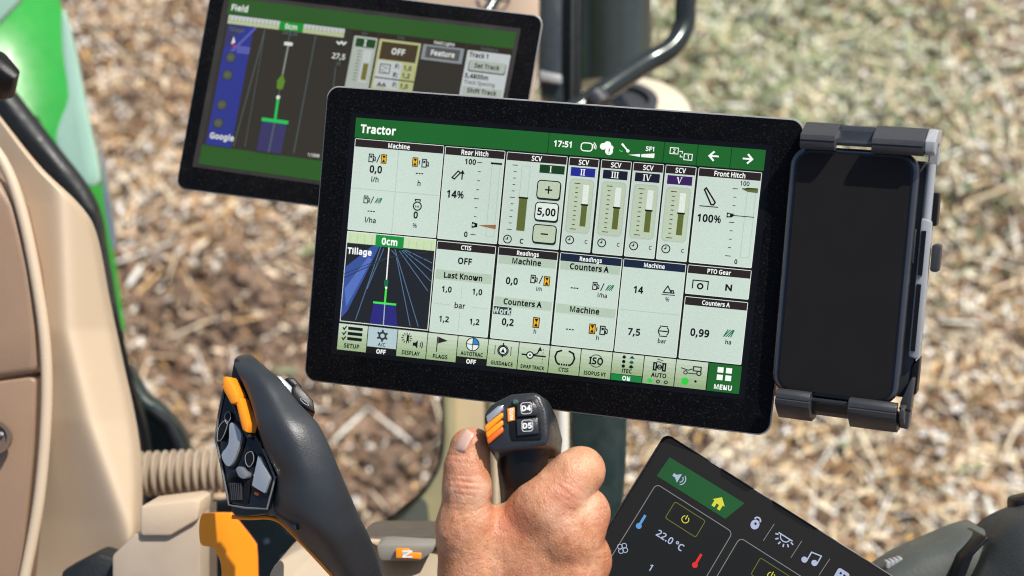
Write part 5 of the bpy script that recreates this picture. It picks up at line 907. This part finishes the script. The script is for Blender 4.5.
# dark fender and floor behind
fl = thing('cab_floor', at(220, 640, 1.45), 'dark green cab floor and fender edge behind the orange handle', 'cab floor')
rs = []
for x_, y_, d in ((135, 396, 1.5),):
    pass
b = MB(); po = smooth_poly([(120, 380), (146, 396), (163, 408), (182, 432), (190, 455), (200, 500), (262, 496), (290, 530), (340, 560), (360, 640), (250, 680), (120, 660)], 3)
b.prism([at(x, y, 1.36) for x, y in po], [at(x + 4, y - 3, 1.45) for x, y in po], TEAL); b.build('fender', fl, bevel=.008, seg=3)
b = MB(); b.tube([at(150, 410, 1.345), at(168, 424, 1.34), at(178, 446, 1.34), at(183, 500, 1.34)], .006, DMET); b.build('fender_lip', fl)
b = MB()
for x, y, r_ in ((268, 540, .0025), (284, 556, .0022)):
    c = at(x, y, 1.35); b.tube([c, c - FW * .008], r_, SPOT)
b.build('bolt', fl)

# ================================================================== TOP CENTRE: pillar, tubes, beige base
tp = thing('window_post', at(590, 110, 1.75), 'black cab corner post with ribbed edge behind the two displays', 'post')
b = MB(); b.prism([at(x, y, 1.5) for x, y in [(541, -60), (563, -60), (562, 72), (564, 104), (541, 98), (538, 70)]], FW * .05, mat('post_slate', (.03, .042, .047), .3)); b.build('inner_profile', tp, bevel=.004)
b = MB(); b.prism([at(x, y, 1.49) for x, y in [(539, 70), (562, 75), (562, 84), (540, 80)]], FW * .02, LGR); b.build('clip', tp, bevel=.002)
for x0_, x1_, d in ((565, 569, 1.52), (571, 575, 1.51), (577, 580, 1.53)):
    b = MB(); b.prism([at(x, y, d) for x, y in [(x0_, -60), (x1_, -60), (x1_ - 1, 110), (x0_ - 1, 110)]], FW * .04, DMET); b.build('rib', tp, bevel=.0012)
rs = []
for y in (-60, 0, 40, 70, 84):
    rs.append([at(612, y, 1.68) + RT * (.047 * math.cos(t)) - FW * (.047 * math.sin(t)) for t in [2 * math.pi * k / 28 for k in range(28)]])
b = MB(); b.rings(rs, mat('stack_green', (.06, .075, .066), .22, metal=.4, var=.4, vscale=10)); b.build('stack', tp, ang=60)
b = MB(); b.prism([at(x, y, 1.58) for x, y in [(558, -60), (582, -60), (582, 130), (545, 130)]], FW * .05, BLK); b.build('backing', tp)

bm_ = thing('mirror_bracket', at(640, 110, 1.8), 'cream round base plate at the foot of the black cab post', 'base plate')
rs = []
for z, r_ in ((0, .056), (.004, .060), (.03, .062), (.05, .058)):
    c = at(638, 104, 1.60); nn = cdir(.05, .75, .65); u = nn.orthogonal().normalized(); v = nn.cross(u)
    rs.append([c - nn * z + r_ * (u * math.cos(t) + v * math.sin(t)) for t in [2 * math.pi * k / 40 for k in range(40)]])
b = MB(); b.rings(rs, mat('disc_cream', (.68, .58, .44), .4)); b.build('disc', bm_, ang=50)
b = MB(); rs2 = [[c + nn * z + r_ * (u * math.cos(t) + v * math.sin(t)) - RT * .012 for t in [2 * math.pi * k / 30 for k in range(30)]] for z, r_ in ((.0, .034), (.008, .034), (.008, .024), (.002, .024))]
b.rings(rs2, GRY); b.build('collar', bm_, ang=40)
hd = MB(); pts = curve3([(694, -60, 1.5), (686, 0, 1.5), (684, 26, 1.5), (671, 48, 1.49), (648, 62, 1.48), (620, 80, 1.46), (590, 101, 1.44), (570, 114, 1.43)], 6)
hd.tube([at(*p) for p in pts], .0112, mat('grab_tube', (.05, .06, .057), .18, metal=.6), n=18); o = hd.build('grab_handle', None, ang=60); solid(o, at(600, 95, 1.45)); tag(o, 'bent dark steel grab tube curving up beside the cab post', 'grab handle')
b = MB(); b.tube([at(594, 96, 1.43), at(603, 106, 1.425)], .0122, GRY, n=16); o = b.build('tube_clamp', None); solid(o, at(598, 100, 1.43)); tag(o, 'bright metal band around the lower end of the grab tube', 'clamp')
dash = thing('dashboard', at(500, 110, 1.45), 'cream dashboard trim with a slot behind the top of the half-hidden display', 'dashboard')
b = MB(); b.prism([at(x, y, 1.4) for x, y in [(405, -60), (540, -60), (539, 40), (533, 115), (500, 115), (500, 30), (405, 30)]], FW * .05, mat('dash_cream', (.56, .42, .30), .42, bump=.2)); b.build('trim', dash, bevel=.004)
b = MB(); b.tube([at(480, -8, 1.395), at(486, -1, 1.393), at(507, 1, 1.393), at(513, -6, 1.395)], .0012, RUB); b.build('slot', dash)
b = MB(); b.tube([at(503, -20, 1.37), at(497, -4, 1.365), at(490, 8, 1.36), at(480, 22, 1.35)], .006, DMET); b.build('cable_clip', dash)

# ================================================================== LOWER RIGHT ARMREST PARTS
ar = thing('armrest', at(980, 640, 1.0), 'dark grey curved armrest pad in the lower right corner', 'armrest')
def ridge(name, prof, mt, parent):
    """strip that arches towards the viewer between an upper and a lower edge"""
    rs = []
    for (xa, ya, xb, yb, d) in curve3(prof, 4):
        A0, B0 = at(xa, ya, d), at(xb, yb, d); r = []
        for k in range(10):
            t = math.pi * k / 9; m = (A0 + B0) / 2 + (A0 - B0) / 2 * math.cos(t) - FW * ((A0 - B0).length * .28 * math.sin(t)); r.append(m)
        r += [B0 + FW * .04, A0 + FW * .04]; rs.append(r)
    b = MB(); b.rings(rs, mt); return b.build(name, parent, ang=60)
ridge('front_rail', [(860, 592, 880, 640, .99), (905, 561, 925, 620, .99), (940, 545, 950, 610, .99), (972, 532, 975, 600, .99), (986, 529, 1000, 590, 1.0)], mat('armrest_sage', (.085, .095, .085), .48, bump=.2), ar)
b = MB(); b.prism([at(x, y, .965) for x, y in [(986, 537), (991, 538), (974, 556), (957, 600), (946, 600), (963, 558)]], FW * .04, BLK); b.build('seam', ar, bevel=.002)
ridge('pad', [(985, 545, 945, 620, .98), (1000, 530, 985, 640, .975), (1022, 518, 1030, 660, .97), (1060, 505, 1090, 660, .97)], mat('armrest_grey', (.035, .040, .039), .5, bump=.35, bscale=700), ar)
b = MB(); b.prism([at(x, y, 1.0) for x, y in [(893, 565), (915, 556), (930, 552), (905, 566), (893, 571)]], FW * .02, BLK); b.build('clip', ar, bevel=.002)
b = MB()
for k in range(4): b.box(at(887 + k * 4, 564 - k * 1.2, 1.0), (RT, UP, FW), (.003, .005, .008), LGR)
b.build('bolt_row', ar, bevel=.0006)
b = MB(); b.prism([at(x, y, 1.0) for x, y in [(1015, 500), (1040, 494), (1040, 520), (1016, 517)]], FW * .02, BLK); o = b.build('latch', None, bevel=.003); solid(o, at(1025, 508, 1.0)); tag(o, 'small black latch above the grey armrest pad at the right edge', 'latch')

# ================================================================== HAND
def build_hand():
    D0 = .835; vox = .00075
    def P3(x, y, z): # photo position + px towards viewer -> camera space metres
        d = D0 - z * D0 / F; return np.array([(x - 512) / F * d, (288 - y) / F * d, -d])
    k = D0 / F
    lo = P3(420, 790, -70); hi = P3(640, 400, 75)
    xs = np.arange(lo[0] - .003, hi[0] + .003, vox); ysn = np.arange(lo[1], hi[1], vox); zs = np.arange(lo[2] - .002, hi[2] + .002, vox)
    X, Y, Z = np.meshgrid(xs.astype(np.float32), ysn.astype(np.float32), zs.astype(np.float32), indexing='ij')
    def cap(a, b, ra, rb, sq=1.):
        a = P3(*a); b = P3(*b); ra *= k; rb *= k; ab = b - a; L2 = ab @ ab + 1e-12
        t = np.clip(((X - a[0]) * ab[0] + (Y - a[1]) * ab[1] + (Z - a[2]) * ab[2]) / L2, 0, 1)
        dx = X - a[0] - t * ab[0]; dy = Y - a[1] - t * ab[1]; dz = Z - a[2] - t * ab[2]
        return np.sqrt(dx * dx + dy * dy + dz * dz * (1 / sq ** 2)) - (ra + t * (rb - ra))
    def smin(a, b, kk):
        kk *= k; h = np.clip(.5 + .5 * (b - a) / kk, 0, 1); return b + (a - b) * h - kk * h * (1 - h)
    # palm / back of the hand
    palm = cap((517, 560, -2), (524, 640, -6), 46, 44, .75)
    palm = smin(palm, cap((500, 545, 5), (500, 640, 0), 38, 42, .8), 22)
    palm = smin(palm, cap((545, 515, 12), (528, 660, 2), 30, 34), 20)          # index metacarpal
    palm = smin(palm, cap((570, 550, 10), (540, 670, 2), 27, 32), 18)
    palm = smin(palm, cap((572, 592, 4), (540, 680, 0), 27, 30), 18)
    palm = smin(palm, cap((565, 632, -6), (535, 690, -4), 26, 30), 18)
    palm = smin(palm, cap((520, 680, -4), (515, 860, -20), 46, 52, .8), 30)    # wrist, forearm
    thumb = smin(cap((469.5, 447.5, 14), (466.5, 468, 17), 19.5, 21.5), cap((475, 444, 10), (472, 462, 12), 15.5, 17), 4)
    thumb = smin(thumb, cap((466.5, 468, 17), (467, 488, 20), 21.5, 23), 6)
    thumb = smin(thumb, cap((467, 488, 20), (466, 530, 17), 23, 27.5), 8)
    thumb = smin(thumb, cap((466, 530, 17), (477, 600, 6), 27.5, 41), 14)
    full = smin(palm, thumb, 14)
    palm = smin(palm, cap((556, 518, 17), (572, 548, 13), 25, 25), 14); full = smin(palm, thumb, 9); fi = []
    def finger(pts, kp):
        d = None
        for (p, q) in zip(pts[:-1], pts[1:]):
            c = cap(p[:3], q[:3], p[3], q[3]); d = c if d is None else smin(d, c, 5)
        return smin(palm, d, kp)
    fi.append(finger([(543, 505, 18, 26), (573, 477, 12, 25), (581, 471, 6, 23.5), (576, 472, -26, 21), (545, 478, -46, 18), (520, 480, -46, 15)], 26))
    fi.append(finger([(568, 535, 22, 25), (584, 513, 6, 25), (580, 512, -28, 21), (545, 518, -48, 18), (520, 520, -46, 15)], 22))
    fi.append(finger([(570, 578, 18, 25), (586, 560, 0, 24), (578, 558, -30, 20), (545, 558, -48, 17), (520, 558, -46, 14)], 20))
    fi.append(finger([(566, 620, 8, 23), (583, 604, -6, 21.5), (574, 600, -32, 18), (545, 598, -48, 16), (522, 598, -44, 13)], 20))
    for i, f in enumerate(fi): full = smin(full, f, 2.6)
    # knuckles, tendons, veins
    for (p, r, kk) in (((567, 494, 29), 10, 16), ((588, 528, 16), 9, 14), ((588, 570, 10), 9, 14)):
        full = smin(full, cap(p, p, r, r), kk)
    for a_, b_, r in (((545, 535, 35), (520, 600, 35), 2.6), ((572, 556, 30), (548, 620, 31), 2.6), ((496, 566, 35), (505, 640, 36), 2.6), ((530, 526, 34), (512, 566, 35), 2.0)):
        full = smin(full, cap(a_, b_, r, r), 7)
    # creases: thumb joint, web, wrist side of the index finger
    px = X / -Z * F + 512; py = 288 - Y / -Z * F
    def crease(x0, y0, x1, y1, w_, dep, L_=1.):
        dx, dy = x1 - x0, y1 - y0; ll = math.hypot(dx, dy)
        t = np.clip(((px - x0) * dx + (py - y0) * dy) / ll ** 2, 0, 1); dd = np.hypot(px - x0 - t * dx, py - y0 - t * dy)
        return dep * k * np.exp(-(dd / w_) ** 2) * (np.sin(np.pi * np.clip(t * .9 + .05, 0, 1)))
    for c in ((446, 455, 470, 456, 1.2, .8), (448, 461, 468, 463, 1.1, .5), (445, 503, 478, 506, 1.2, .5), (450, 510, 476, 512, 1.2, .4), (470, 515, 486, 505, 1.2, .7), (476, 522, 492, 508, 1.2, .5), (560, 494, 572, 503, 1.1, .6), (554, 482, 572, 495, 1.1, .6), (572, 480, 584, 494, 1.1, .5), (588, 520, 604, 519, 1.1, .5), (586, 527, 604, 527, 1.1, .5), (447, 480, 482, 484, 1.3, 1.1), (448, 487, 484, 490, 1.2, .9), (450, 475, 478, 477, 1.1, .7), (449, 493, 480, 497, 1.2, .6), (456, 517, 474, 511, 1.3, .8), (458, 524, 476, 517, 1.3, .7), (489, 502, 503, 495, 2.2, 3.0), (489, 503, 506, 500, 1.2, 1.2),
              (556, 487, 576, 500, 1.2, .6), (560, 480, 582, 492, 1.1, .5), (566, 508, 580, 512, 1.2, .6), (590, 512, 606, 508, 1.2, .6), (590, 552, 608, 548, 1.2, .6), (594, 560, 609, 557, 1.2, .5)):
        full = full + crease(*c)
    rs_ = np.random.default_rng(3)
    for _ in range(26):      # long soft waves and fine wrinkles over the back
        fx, fy, fz = rs_.normal(size=3) * 420; ph = rs_.uniform(0, 6.28)
        full = full + np.float32(.035 * k) * np.sin(X * fx + Y * fy * .6 + Z * fz + ph)
    import openvdb as vdb
    g = vdb.FloatGrid(1.0); g.copyFromArray(full.astype(np.float32))
    pts, tri, quads = g.convertToPolygons(isovalue=0.0, adaptivity=0.0) if hasattr(g, 'convertToPolygons') else (None, None, None)
    pts = pts * vox + np.array([xs[0], ysn[0], zs[0]])
    # camera space -> world
    M = np.array([[*RT], [*UP], [*(-FW)]]); W_ = pts @ M + np.array([*CAM])
    return W_, tri, quads
def grid_mesh(name, W_, tri, quads, o0):
    me = bpy.data.meshes.new(name); fs = [list(map(int, f)) for f in quads] + [list(map(int, f)) for f in tri]
    me.from_pydata([tuple(p - np.array([*o0])) for p in W_], [], fs); me.update()
    b = bmesh.new(); b.from_mesh(me)
    # flip if the surface is inside out, keep the largest island
    vol = b.calc_volume(signed=True)
    if vol < 0: bmesh.ops.reverse_faces(b, faces=b.faces)
    b.to_mesh(me); b.free(); me.polygons.foreach_set('use_smooth', [True] * len(me.polygons)); return me
def skin_mat():
    m = bpy.data.materials.new('skin'); m.use_nodes = True; t = m.node_tree; N = t.nodes; L = t.links; b = N['Principled BSDF']
    tc = N.new('ShaderNodeTexCoord')
    def noise(sc, det, rough=.5):
        n = N.new('ShaderNodeTexNoise'); n.inputs['Scale'].default_value = sc; n.inputs['Detail'].default_value = det; n.inputs['Roughness'].default_value = rough; L.new(tc.outputs['Object'], n.inputs['Vector']); return n
    def mix(f, a, c2, fac=None):
        x = N.new('ShaderNodeMix'); x.data_type = 'RGBA'
        if f is not None: L.new(f, x.inputs[0])
        else: x.inputs[0].default_value = fac
        for k_, v in ((6, a), (7, c2)):
            if isinstance(v, tuple): x.inputs[k_].default_value = (*v, 1)
            else: L.new(v, x.inputs[k_])
        return x.outputs[2]
    def ramp(src, p0, p1):
        r = N.new('ShaderNodeValToRGB'); r.color_ramp.elements[0].position = p0; r.color_ramp.elements[1].position = p1; L.new(src, r.inputs[0]); return r.outputs[0]
    c = mix(ramp(noise(38, 4).outputs['Fac'], .35, .7), (.47, .185, .085), (.62, .315, .175))
    c = mix(ramp(noise(85, 3).outputs['Fac'], .52, .72), c, (.56, .25, .15))
    c = mix(ramp(noise(520, 3).outputs['Fac'], .55, .72), c, (.42, .18, .09))
    c = mix(ramp(noise(1100, 2).outputs['Fac'], .58, .76), c, (.74, .46, .31))
    c = mix(ramp(noise(24, 5, .6).outputs['Fac'], .48, .72), c, (.70, .44, .30))
    # redder knuckles (object-space spots)
    for p, r_ in KN:
        vm = N.new('ShaderNodeVectorMath'); vm.operation = 'DISTANCE'; L.new(tc.outputs['Object'], vm.inputs[0]); vm.inputs[1].default_value = p
        mr = N.new('ShaderNodeMapRange'); mr.inputs[1].default_value = 0; mr.inputs[2].default_value = r_; mr.inputs[3].default_value = .65; mr.inputs[4].default_value = 0; L.new(vm.outputs['Value'], mr.inputs[0])
        c = mix(mr.outputs[0], c, (.47, .12, .06))
    L.new(c, b.inputs['Base Color'])
    b.inputs['Roughness'].default_value = .47; b.inputs['Specular IOR Level'].default_value = .42
    b.inputs['Subsurface Weight'].default_value = .12; b.inputs['Subsurface Radius'].default_value = (.006, .002, .001); b.inputs['Subsurface Scale'].default_value = 1.
    # skin relief: diamond cells + pores
    mp = N.new('ShaderNodeMapping'); mp.inputs['Scale'].default_value = (1, .5, 1); mp.inputs['Rotation'].default_value = (.3, .4, .5); L.new(tc.outputs['Object'], mp.inputs[0])
    vo = N.new('ShaderNodeTexVoronoi'); vo.feature = 'DISTANCE_TO_EDGE'; vo.inputs['Scale'].default_value = 620; L.new(mp.outputs[0], vo.inputs['Vector'])
    wv = N.new('ShaderNodeTexNoise'); wv.inputs['Scale'].default_value = 180; wv.inputs['Detail'].default_value = 8; wv.inputs['Distortion'].default_value = .3; L.new(mp.outputs[0], wv.inputs['Vector'])
    b1 = N.new('ShaderNodeBump'); b1.inputs['Strength'].default_value = .7; b1.inputs['Distance'].default_value = .0005; L.new(vo.outputs['Distance'], b1.inputs['Height'])
    b2 = N.new('ShaderNodeBump'); b2.inputs['Strength'].default_value = .6; b2.inputs['Distance'].default_value = .0013; L.new(wv.outputs['Fac'], b2.inputs['Height']); L.new(b1.outputs[0], b2.inputs['Normal'])
    L.new(b2.outputs[0], b.inputs['Normal']); return m
hand_o = at(512, 640, .84)
KN = [(tuple(at(x, y, d) - hand_o), r) for x, y, d, r in ((566, 493, .812, .014), (597, 528, .825, .012), (597, 566, .83, .012), (465, 484, .805, .012), (497, 503, .82, .009), (470, 437, .82, .010), (508, 520, .81, .018))]
per = thing('person', hand_o, 'bare right hand of a person gripping the joystick with thumb raised', 'person')
W_, tri, quads = build_hand()
me = grid_mesh('hand', W_, tri, quads, hand_o); me.materials.append(skin_mat())
o = bpy.data.objects.new('hand', me); COL.objects.link(o); o.parent = per
HANDV = W_
# thumb nail
def nail():
    c = at(461.8, 440.5, .8190); nrm = cdir(-.72, .5, .45); lon = cdir(.42, .86, -.2); lon = (lon - nrm * lon.dot(nrm)).normalized(); lat = nrm.cross(lon)
    b = MB(); rs = []; n = 9
    for i in range(13):
        u = -1 + 2 * i / 12; r = []
        hwid = .0070 * (1 - .25 * max(0, -u) ** 3) * (math.sqrt(max(0., 1 - abs(u) ** 6)) * .9 + .1)
        for j in range(n):
            v = -1 + 2 * j / (n - 1); r.append(c + lon * (u * .0072) + lat * (v * hwid) + nrm * (.0016 - .0030 * v * v - .0014 * u * u))
        rs.append(r)
    b.rings(rs, mat('nail', (.66, .41, .32), .33, var=.06, coat=.3, sss=.1), cap=False, closed=False); o = b.build('thumbnail', per, ang=80); s_ = o.modifiers.new('t', 'SOLIDIFY'); s_.thickness = .0006; s_.offset = 0
nail()
# short hairs on the back of the hand
def hairs():
    from mathutils.bvhtree import BVHTree
    rs_ = random.Random(5); b = MB(); hm = mat('hand_hair', (.22, .11, .05), .45)
    bv = BVHTree.FromPolygons([v.co for v in me.vertices], [p.vertices[:] for p in me.polygons]); v = []; f = []
    for _ in range(480):
        x, y = rs_.uniform(440, 612), rs_.uniform(500, 600)
        if x > 575 and rs_.random() < .3: continue
        o_ = CAM - hand_o; r = ray(x, y).normalized(); h, nrm, ix, dist = bv.ray_cast(o_, r)
        if h is None: continue
        L_ = rs_.uniform(.003, .006); tdir = (RT * rs_.uniform(.5, 1) + UP * rs_.uniform(-.3, .5)); tdir = (tdir - nrm * tdir.dot(nrm)).normalized()
        sd_ = nrm.cross(tdir).normalized() * .00004; p0 = h; p1 = h + tdir * L_ * .5 + nrm * L_ * .28; p2 = h + tdir * L_ + nrm * L_ * .33
        k_ = len(v); v += [p0 - sd_, p0 + sd_, p1 + sd_ * .8, p1 - sd_ * .8, p2]; f += [[k_, k_ + 1, k_ + 2, k_ + 3], [k_ + 3, k_ + 2, k_ + 4]]
    mm = bpy.data.meshes.new('hair'); mm.from_pydata(v, [], f); mm.materials.append(hm); oo = bpy.data.objects.new('hair', mm); COL.objects.link(oo); oo.parent = per
hairs()

# ================================================================== GROUND
def gmat():
    m = bpy.data.materials.new('soil'); m.use_nodes = True; t = m.node_tree; N = t.nodes; L = t.links; b = N['Principled BSDF']; b.inputs['Roughness'].default_value = .9
    tc = N.new('ShaderNodeTexCoord'); n = N.new('ShaderNodeTexNoise'); n.inputs['Scale'].default_value = 14; n.inputs['Detail'].default_value = 10; n.inputs['Roughness'].default_value = .7; L.new(tc.outputs['Object'], n.inputs['Vector'])
    r = N.new('ShaderNodeValToRGB'); e = r.color_ramp.elements; e[0].position = .3; e[0].color = (.07, .042, .027, 1); e[1].position = .68; e[1].color = (.40, .27, .18, 1)
    L.new(n.outputs['Fac'], r.inputs[0]); L.new(r.outputs[0], b.inputs['Base Color'])
    bp = N.new('ShaderNodeBump'); bp.inputs['Distance'].default_value = .02; L.new(n.outputs['Fac'], bp.inputs['Height']); L.new(bp.outputs[0], b.inputs['Normal']); return m
def ground():
    # near part finely lumpy, far part one sheet to the horizon
    def hgt(x, y):
        return .018 * np.sin(x * 5.1 + 1.3 * np.sin(y * 3.3)) + .014 * np.sin(y * 7.7 + x * 2.1) + .008 * np.sin(x * 17 + y * 9) + .006 * np.sin(y * 23 - x * 13)
    n = 150; gx = np.linspace(-4, 4, n); gy = np.linspace(-.5, 7.5, n); v = []; f = []
    for i, y in enumerate(gy):
        for j, x in enumerate(gx):
            e_ = min(1, min(x + 4, 4 - x, y + .5, 7.5 - y) / .6); v.append((x, y, float(hgt(x, y)) * e_))
    for i in range(n - 1):
        for j in range(n - 1): f.append((i * n + j, i * n + j + 1, (i + 1) * n + j + 1, (i + 1) * n + j))
    # outer ring
    k = len(v); v += [(-4, -.5, 0), (4, -.5, 0), (4, 7.5, 0), (-4, 7.5, 0), (-600, -600, 0), (600, -600, 0), (600, 600, 0), (-600, 600, 0)]
    for i in range(4): f.append((k + i, k + 4 + i, k + 4 + (i + 1) % 4, k + (i + 1) % 4))
    me = bpy.data.meshes.new('ground'); me.from_pydata(v, [], f); me.materials.append(gmat()); me.polygons.foreach_set('use_smooth', [True] * len(me.polygons))
    o = bpy.data.objects.new('ground', me); COL.objects.link(o); o['kind'] = 'structure'; o['label'] = 'bare brown field soil under the tractor'
    return hgt
hgt = ground()
def attr_mat(name, rough, trans=0.):
    m = bpy.data.materials.new(name); m.use_nodes = True; t = m.node_tree; b = t.nodes['Principled BSDF']; b.inputs['Roughness'].default_value = rough
    a_ = t.nodes.new('ShaderNodeAttribute'); a_.attribute_name = 'tint'; n = t.nodes.new('ShaderNodeTexNoise'); n.inputs['Scale'].default_value = 60
    mx = t.nodes.new('ShaderNodeMix'); mx.data_type = 'RGBA'; mx.blend_type = 'MULTIPLY'; mx.inputs[0].default_value = .35; t.links.new(a_.outputs['Color'], mx.inputs[6]); t.links.new(n.outputs['Fac'], mx.inputs[7])
    t.links.new(mx.outputs[2], b.inputs['Base Color']); b.inputs['Specular IOR Level'].default_value = .5; return m
def scatter(name, n, region, size, colours, mt, label, lift=.02, elong=(1.2, 3.), curl=.35, tilt=.6):
    """n curled flakes in one mesh; colours: fn(x, y, rnd) -> rgb array"""
    xy = region(n); n = len(xy); x, y = xy[:, 0], xy[:, 1]
    s = size(n); el = RNG.uniform(*elong, n); az = RNG.uniform(0, 2 * np.pi, n)
    tx = RNG.normal(0, tilt, n); ty = RNG.normal(0, tilt, n)
    u = np.stack([np.cos(az), np.sin(az), tx * .6], 1); u /= np.linalg.norm(u, axis=1)[:, None]
    w0 = np.stack([-np.sin(az), np.cos(az), ty * .6], 1); w0 -= u * (w0 * u).sum(1)[:, None]; w0 /= np.linalg.norm(w0, axis=1)[:, None]
    nn = np.cross(u, w0); c = np.stack([x, y, hgt(x, y) + RNG.uniform(.002, lift, n)], 1)
    lu = (s * el / 2)[:, None]; lw = (s / 2)[:, None]; cu = (RNG.uniform(-curl, curl, n) * s)[:, None]
    rows = []
    for a_, wd, h_ in ((-1, .35, 1), (-.35, 1, .1), (.35, 1, .1), (1, .3, 1)):
        for b_ in (-1, 1): rows.append(c + u * lu * a_ + w0 * lw * wd * b_ + nn * cu * h_)
    V = np.stack(rows, 1).reshape(-1, 3); idx = np.arange(n)[:, None] * 8
    Q = np.concatenate([idx + np.array([0, 1, 3, 2]), idx + np.array([2, 3, 5, 4]), idx + np.array([4, 5, 7, 6])], 1).reshape(-1)
    me = bpy.data.meshes.new(name); me.vertices.add(len(V)); me.vertices.foreach_set('co', V.astype(np.float32).ravel())
    me.loops.add(len(Q)); me.loops.foreach_set('vertex_index', Q.astype(np.int32)); nf = n * 3; me.polygons.add(nf)
    me.polygons.foreach_set('loop_start', np.arange(nf, dtype=np.int32) * 4); me.update(calc_edges=True)
    col = colours(x, y, RNG.random(n), n); at_ = me.attributes.new('tint', 'FLOAT_COLOR', 'POINT')
    at_.data.foreach_set('color', np.repeat(np.concatenate([col, np.ones((n, 1))], 1), 8, axis=0).astype(np.float32).ravel())
    me.materials.append(mt); me.polygons.foreach_set('use_smooth', [True] * nf)
    o = bpy.data.objects.new(name, me); COL.objects.link(o); o['kind'] = 'stuff'; o['label'] = label; return o
def gpos(px, py):
    r = ray(px, py); t = -CAM.z / r.z; p = CAM + r * t; return p.x, p.y
def reg_all(n):
    p = np.stack([RNG.uniform(-2.2, 2.4, n), RNG.uniform(.9, 4.6, n)], 1)
    keep = RNG.random(n) > .8 * bare(p[:, 0], p[:, 1]); return p[keep]
B0, B1, B2 = gpos(240, 330), gpos(390, 470), gpos(420, 300)
def bare(x, y):      # strip of bare soil between the straw rows
    b_ = 0
    for (bx, by), r_ in ((B0, .26), (B1, .34), (B2, .3)): b_ = np.maximum(b_, np.exp(-(((x - bx) ** 2 + (y - by) ** 2) / r_ ** 2) ** 1.5))
    return b_
GX, GY = gpos(760, 60)
def greenness(x, y): return np.exp(-(((x - GX) / .5) ** 2 + ((y - GY) / .55) ** 2))
PAL = np.array([(.90, .70, .43), (.60, .37, .18), (.34, .18, .08), (.97, .82, .56), (.075, .04, .022), (.74, .45, .15), (1.0, .95, .82)])
def straw_col(x, y, r, n):
    patch = .5 + .3 * np.sin(x * 2.1 + 1.9 * np.sin(y * 1.7)) + .2 * np.sin(y * 5.3 + x * 3.1)
    left = np.clip((.15 - x) / .8, 0, 1)
    dark = np.clip(.30 * patch + .14 * left, 0, .7)[:, None]
    pl = np.array([.22, .11, .08, .24, .07, .10, .18]); pd = np.array([.12, .27, .24, .08, .20, .05, .04])
    cum = np.cumsum(pl * (1 - dark) + pd * dark, 1); ii = (RNG.random((n, 1)) > cum / cum[:, -1:]).sum(1); c = PAL[np.clip(ii, 0, 6)] * RNG.uniform(.75, 1.12, (n, 1))
    c = c * (1 - left[:, None] * np.array([.02, .06, .06]))
    g = greenness(x, y)[:, None] * RNG.uniform(.1, 1.2, (n, 1)); g = np.clip(g, 0, .5); grn = np.array([.30, .36, .17]); lum = c.mean(1, keepdims=True)
    return np.clip(c * (1 - g) + g * (grn * .5 + lum * np.array([1.1, 1.2, .85])), 0, 1)
SM = attr_mat('straw', .45)
scatter('straw_litter', 115000, reg_all, lambda n: RNG.uniform(.003, .0075, n) + .006 * RNG.random(n) ** 4, straw_col, SM, 'pale and brown chopped straw and leaf litter on the field', lift=.03, elong=(1.8, 5.0), tilt=.8, curl=.6)
scatter('straw_stalks', 14000, reg_all, lambda n: RNG.uniform(.003, .006, n), straw_col, SM, 'long thin straw stalks lying over the litter', lift=.045, elong=(12, 30), curl=.5, tilt=.25)
def glint_col(x, y, r, n):
    return np.clip(np.array([[1., .96, .86]]) * RNG.uniform(.85, 1.0, (n, 1)), 0, 1)  # near-white flake colour stands in for sun glints on the litter
scatter('glint_flakes', 7000, reg_all, lambda n: RNG.uniform(.006, .012, n), glint_col, attr_mat('glint_flake', .35), 'near-white flakes coloured as sun glints on top of the litter', lift=.045, elong=(1.1, 2.2), curl=.5, tilt=.5)
def reg_green(n):
    p = np.stack([RNG.normal(GX, .42, n), RNG.normal(GY, .4, n)], 1); return p
def grass_col(x, y, r, n): 
    c = np.array([[.24, .29, .13]]) * RNG.uniform(.5, 1.8, (n, 1)); return np.clip(c + RNG.uniform(0, .08, (n, 1)), 0, 1)
scatter('grass', 3200, reg_green, lambda n: RNG.uniform(.006, .014, n), grass_col, attr_mat('grass_blade', .4), 'patch of short green grass and weeds in the upper right of the field', lift=.04, elong=(2.5, 6), tilt=1.1)
def clods():
    v = []; f = []; rs_ = random.Random(9)
    for _ in range(2600):
        x, y = rs_.uniform(-2.2, 2.4), rs_.uniform(.9, 4.6)
        if _ > 900: c_ = (B0, B1, B2)[_ % 3]; x, y = rs_.gauss(c_[0], .22), rs_.gauss(c_[1], .22)
        s = rs_.uniform(.006, .022) * (1.3 if x < 0 else 1); k = len(v)
        pts = [(1, 0, 0), (-1, 0, 0), (0, 1, 0), (0, -1, 0), (0, 0, 1), (0, 0, -1)]
        z = float(hgt(x, y)) + s * .4
        v += [(x + s * a * rs_.uniform(.6, 1.2), y + s * b * rs_.uniform(.6, 1.2), z + s * c * rs_.uniform(.5, .9)) for a, b, c in pts]
        f += [(k + a, k + b, k + c) for a, b, c in ((0, 2, 4), (2, 1, 4), (1, 3, 4), (3, 0, 4), (2, 0, 5), (1, 2, 5), (3, 1, 5), (0, 3, 5))]
    me = bpy.data.meshes.new('soil_clods'); me.from_pydata(v, [], f); me.materials.append(bpy.data.materials['soil']); me.polygons.foreach_set('use_smooth', [True] * len(me.polygons))
    o = bpy.data.objects.new('soil_clods', me); COL.objects.link(o); o['kind'] = 'stuff'; o['label'] = 'small dark soil clods scattered between the straw'
clods()
for o in bpy.data.objects:
    if '_o' in o: del o['_o']
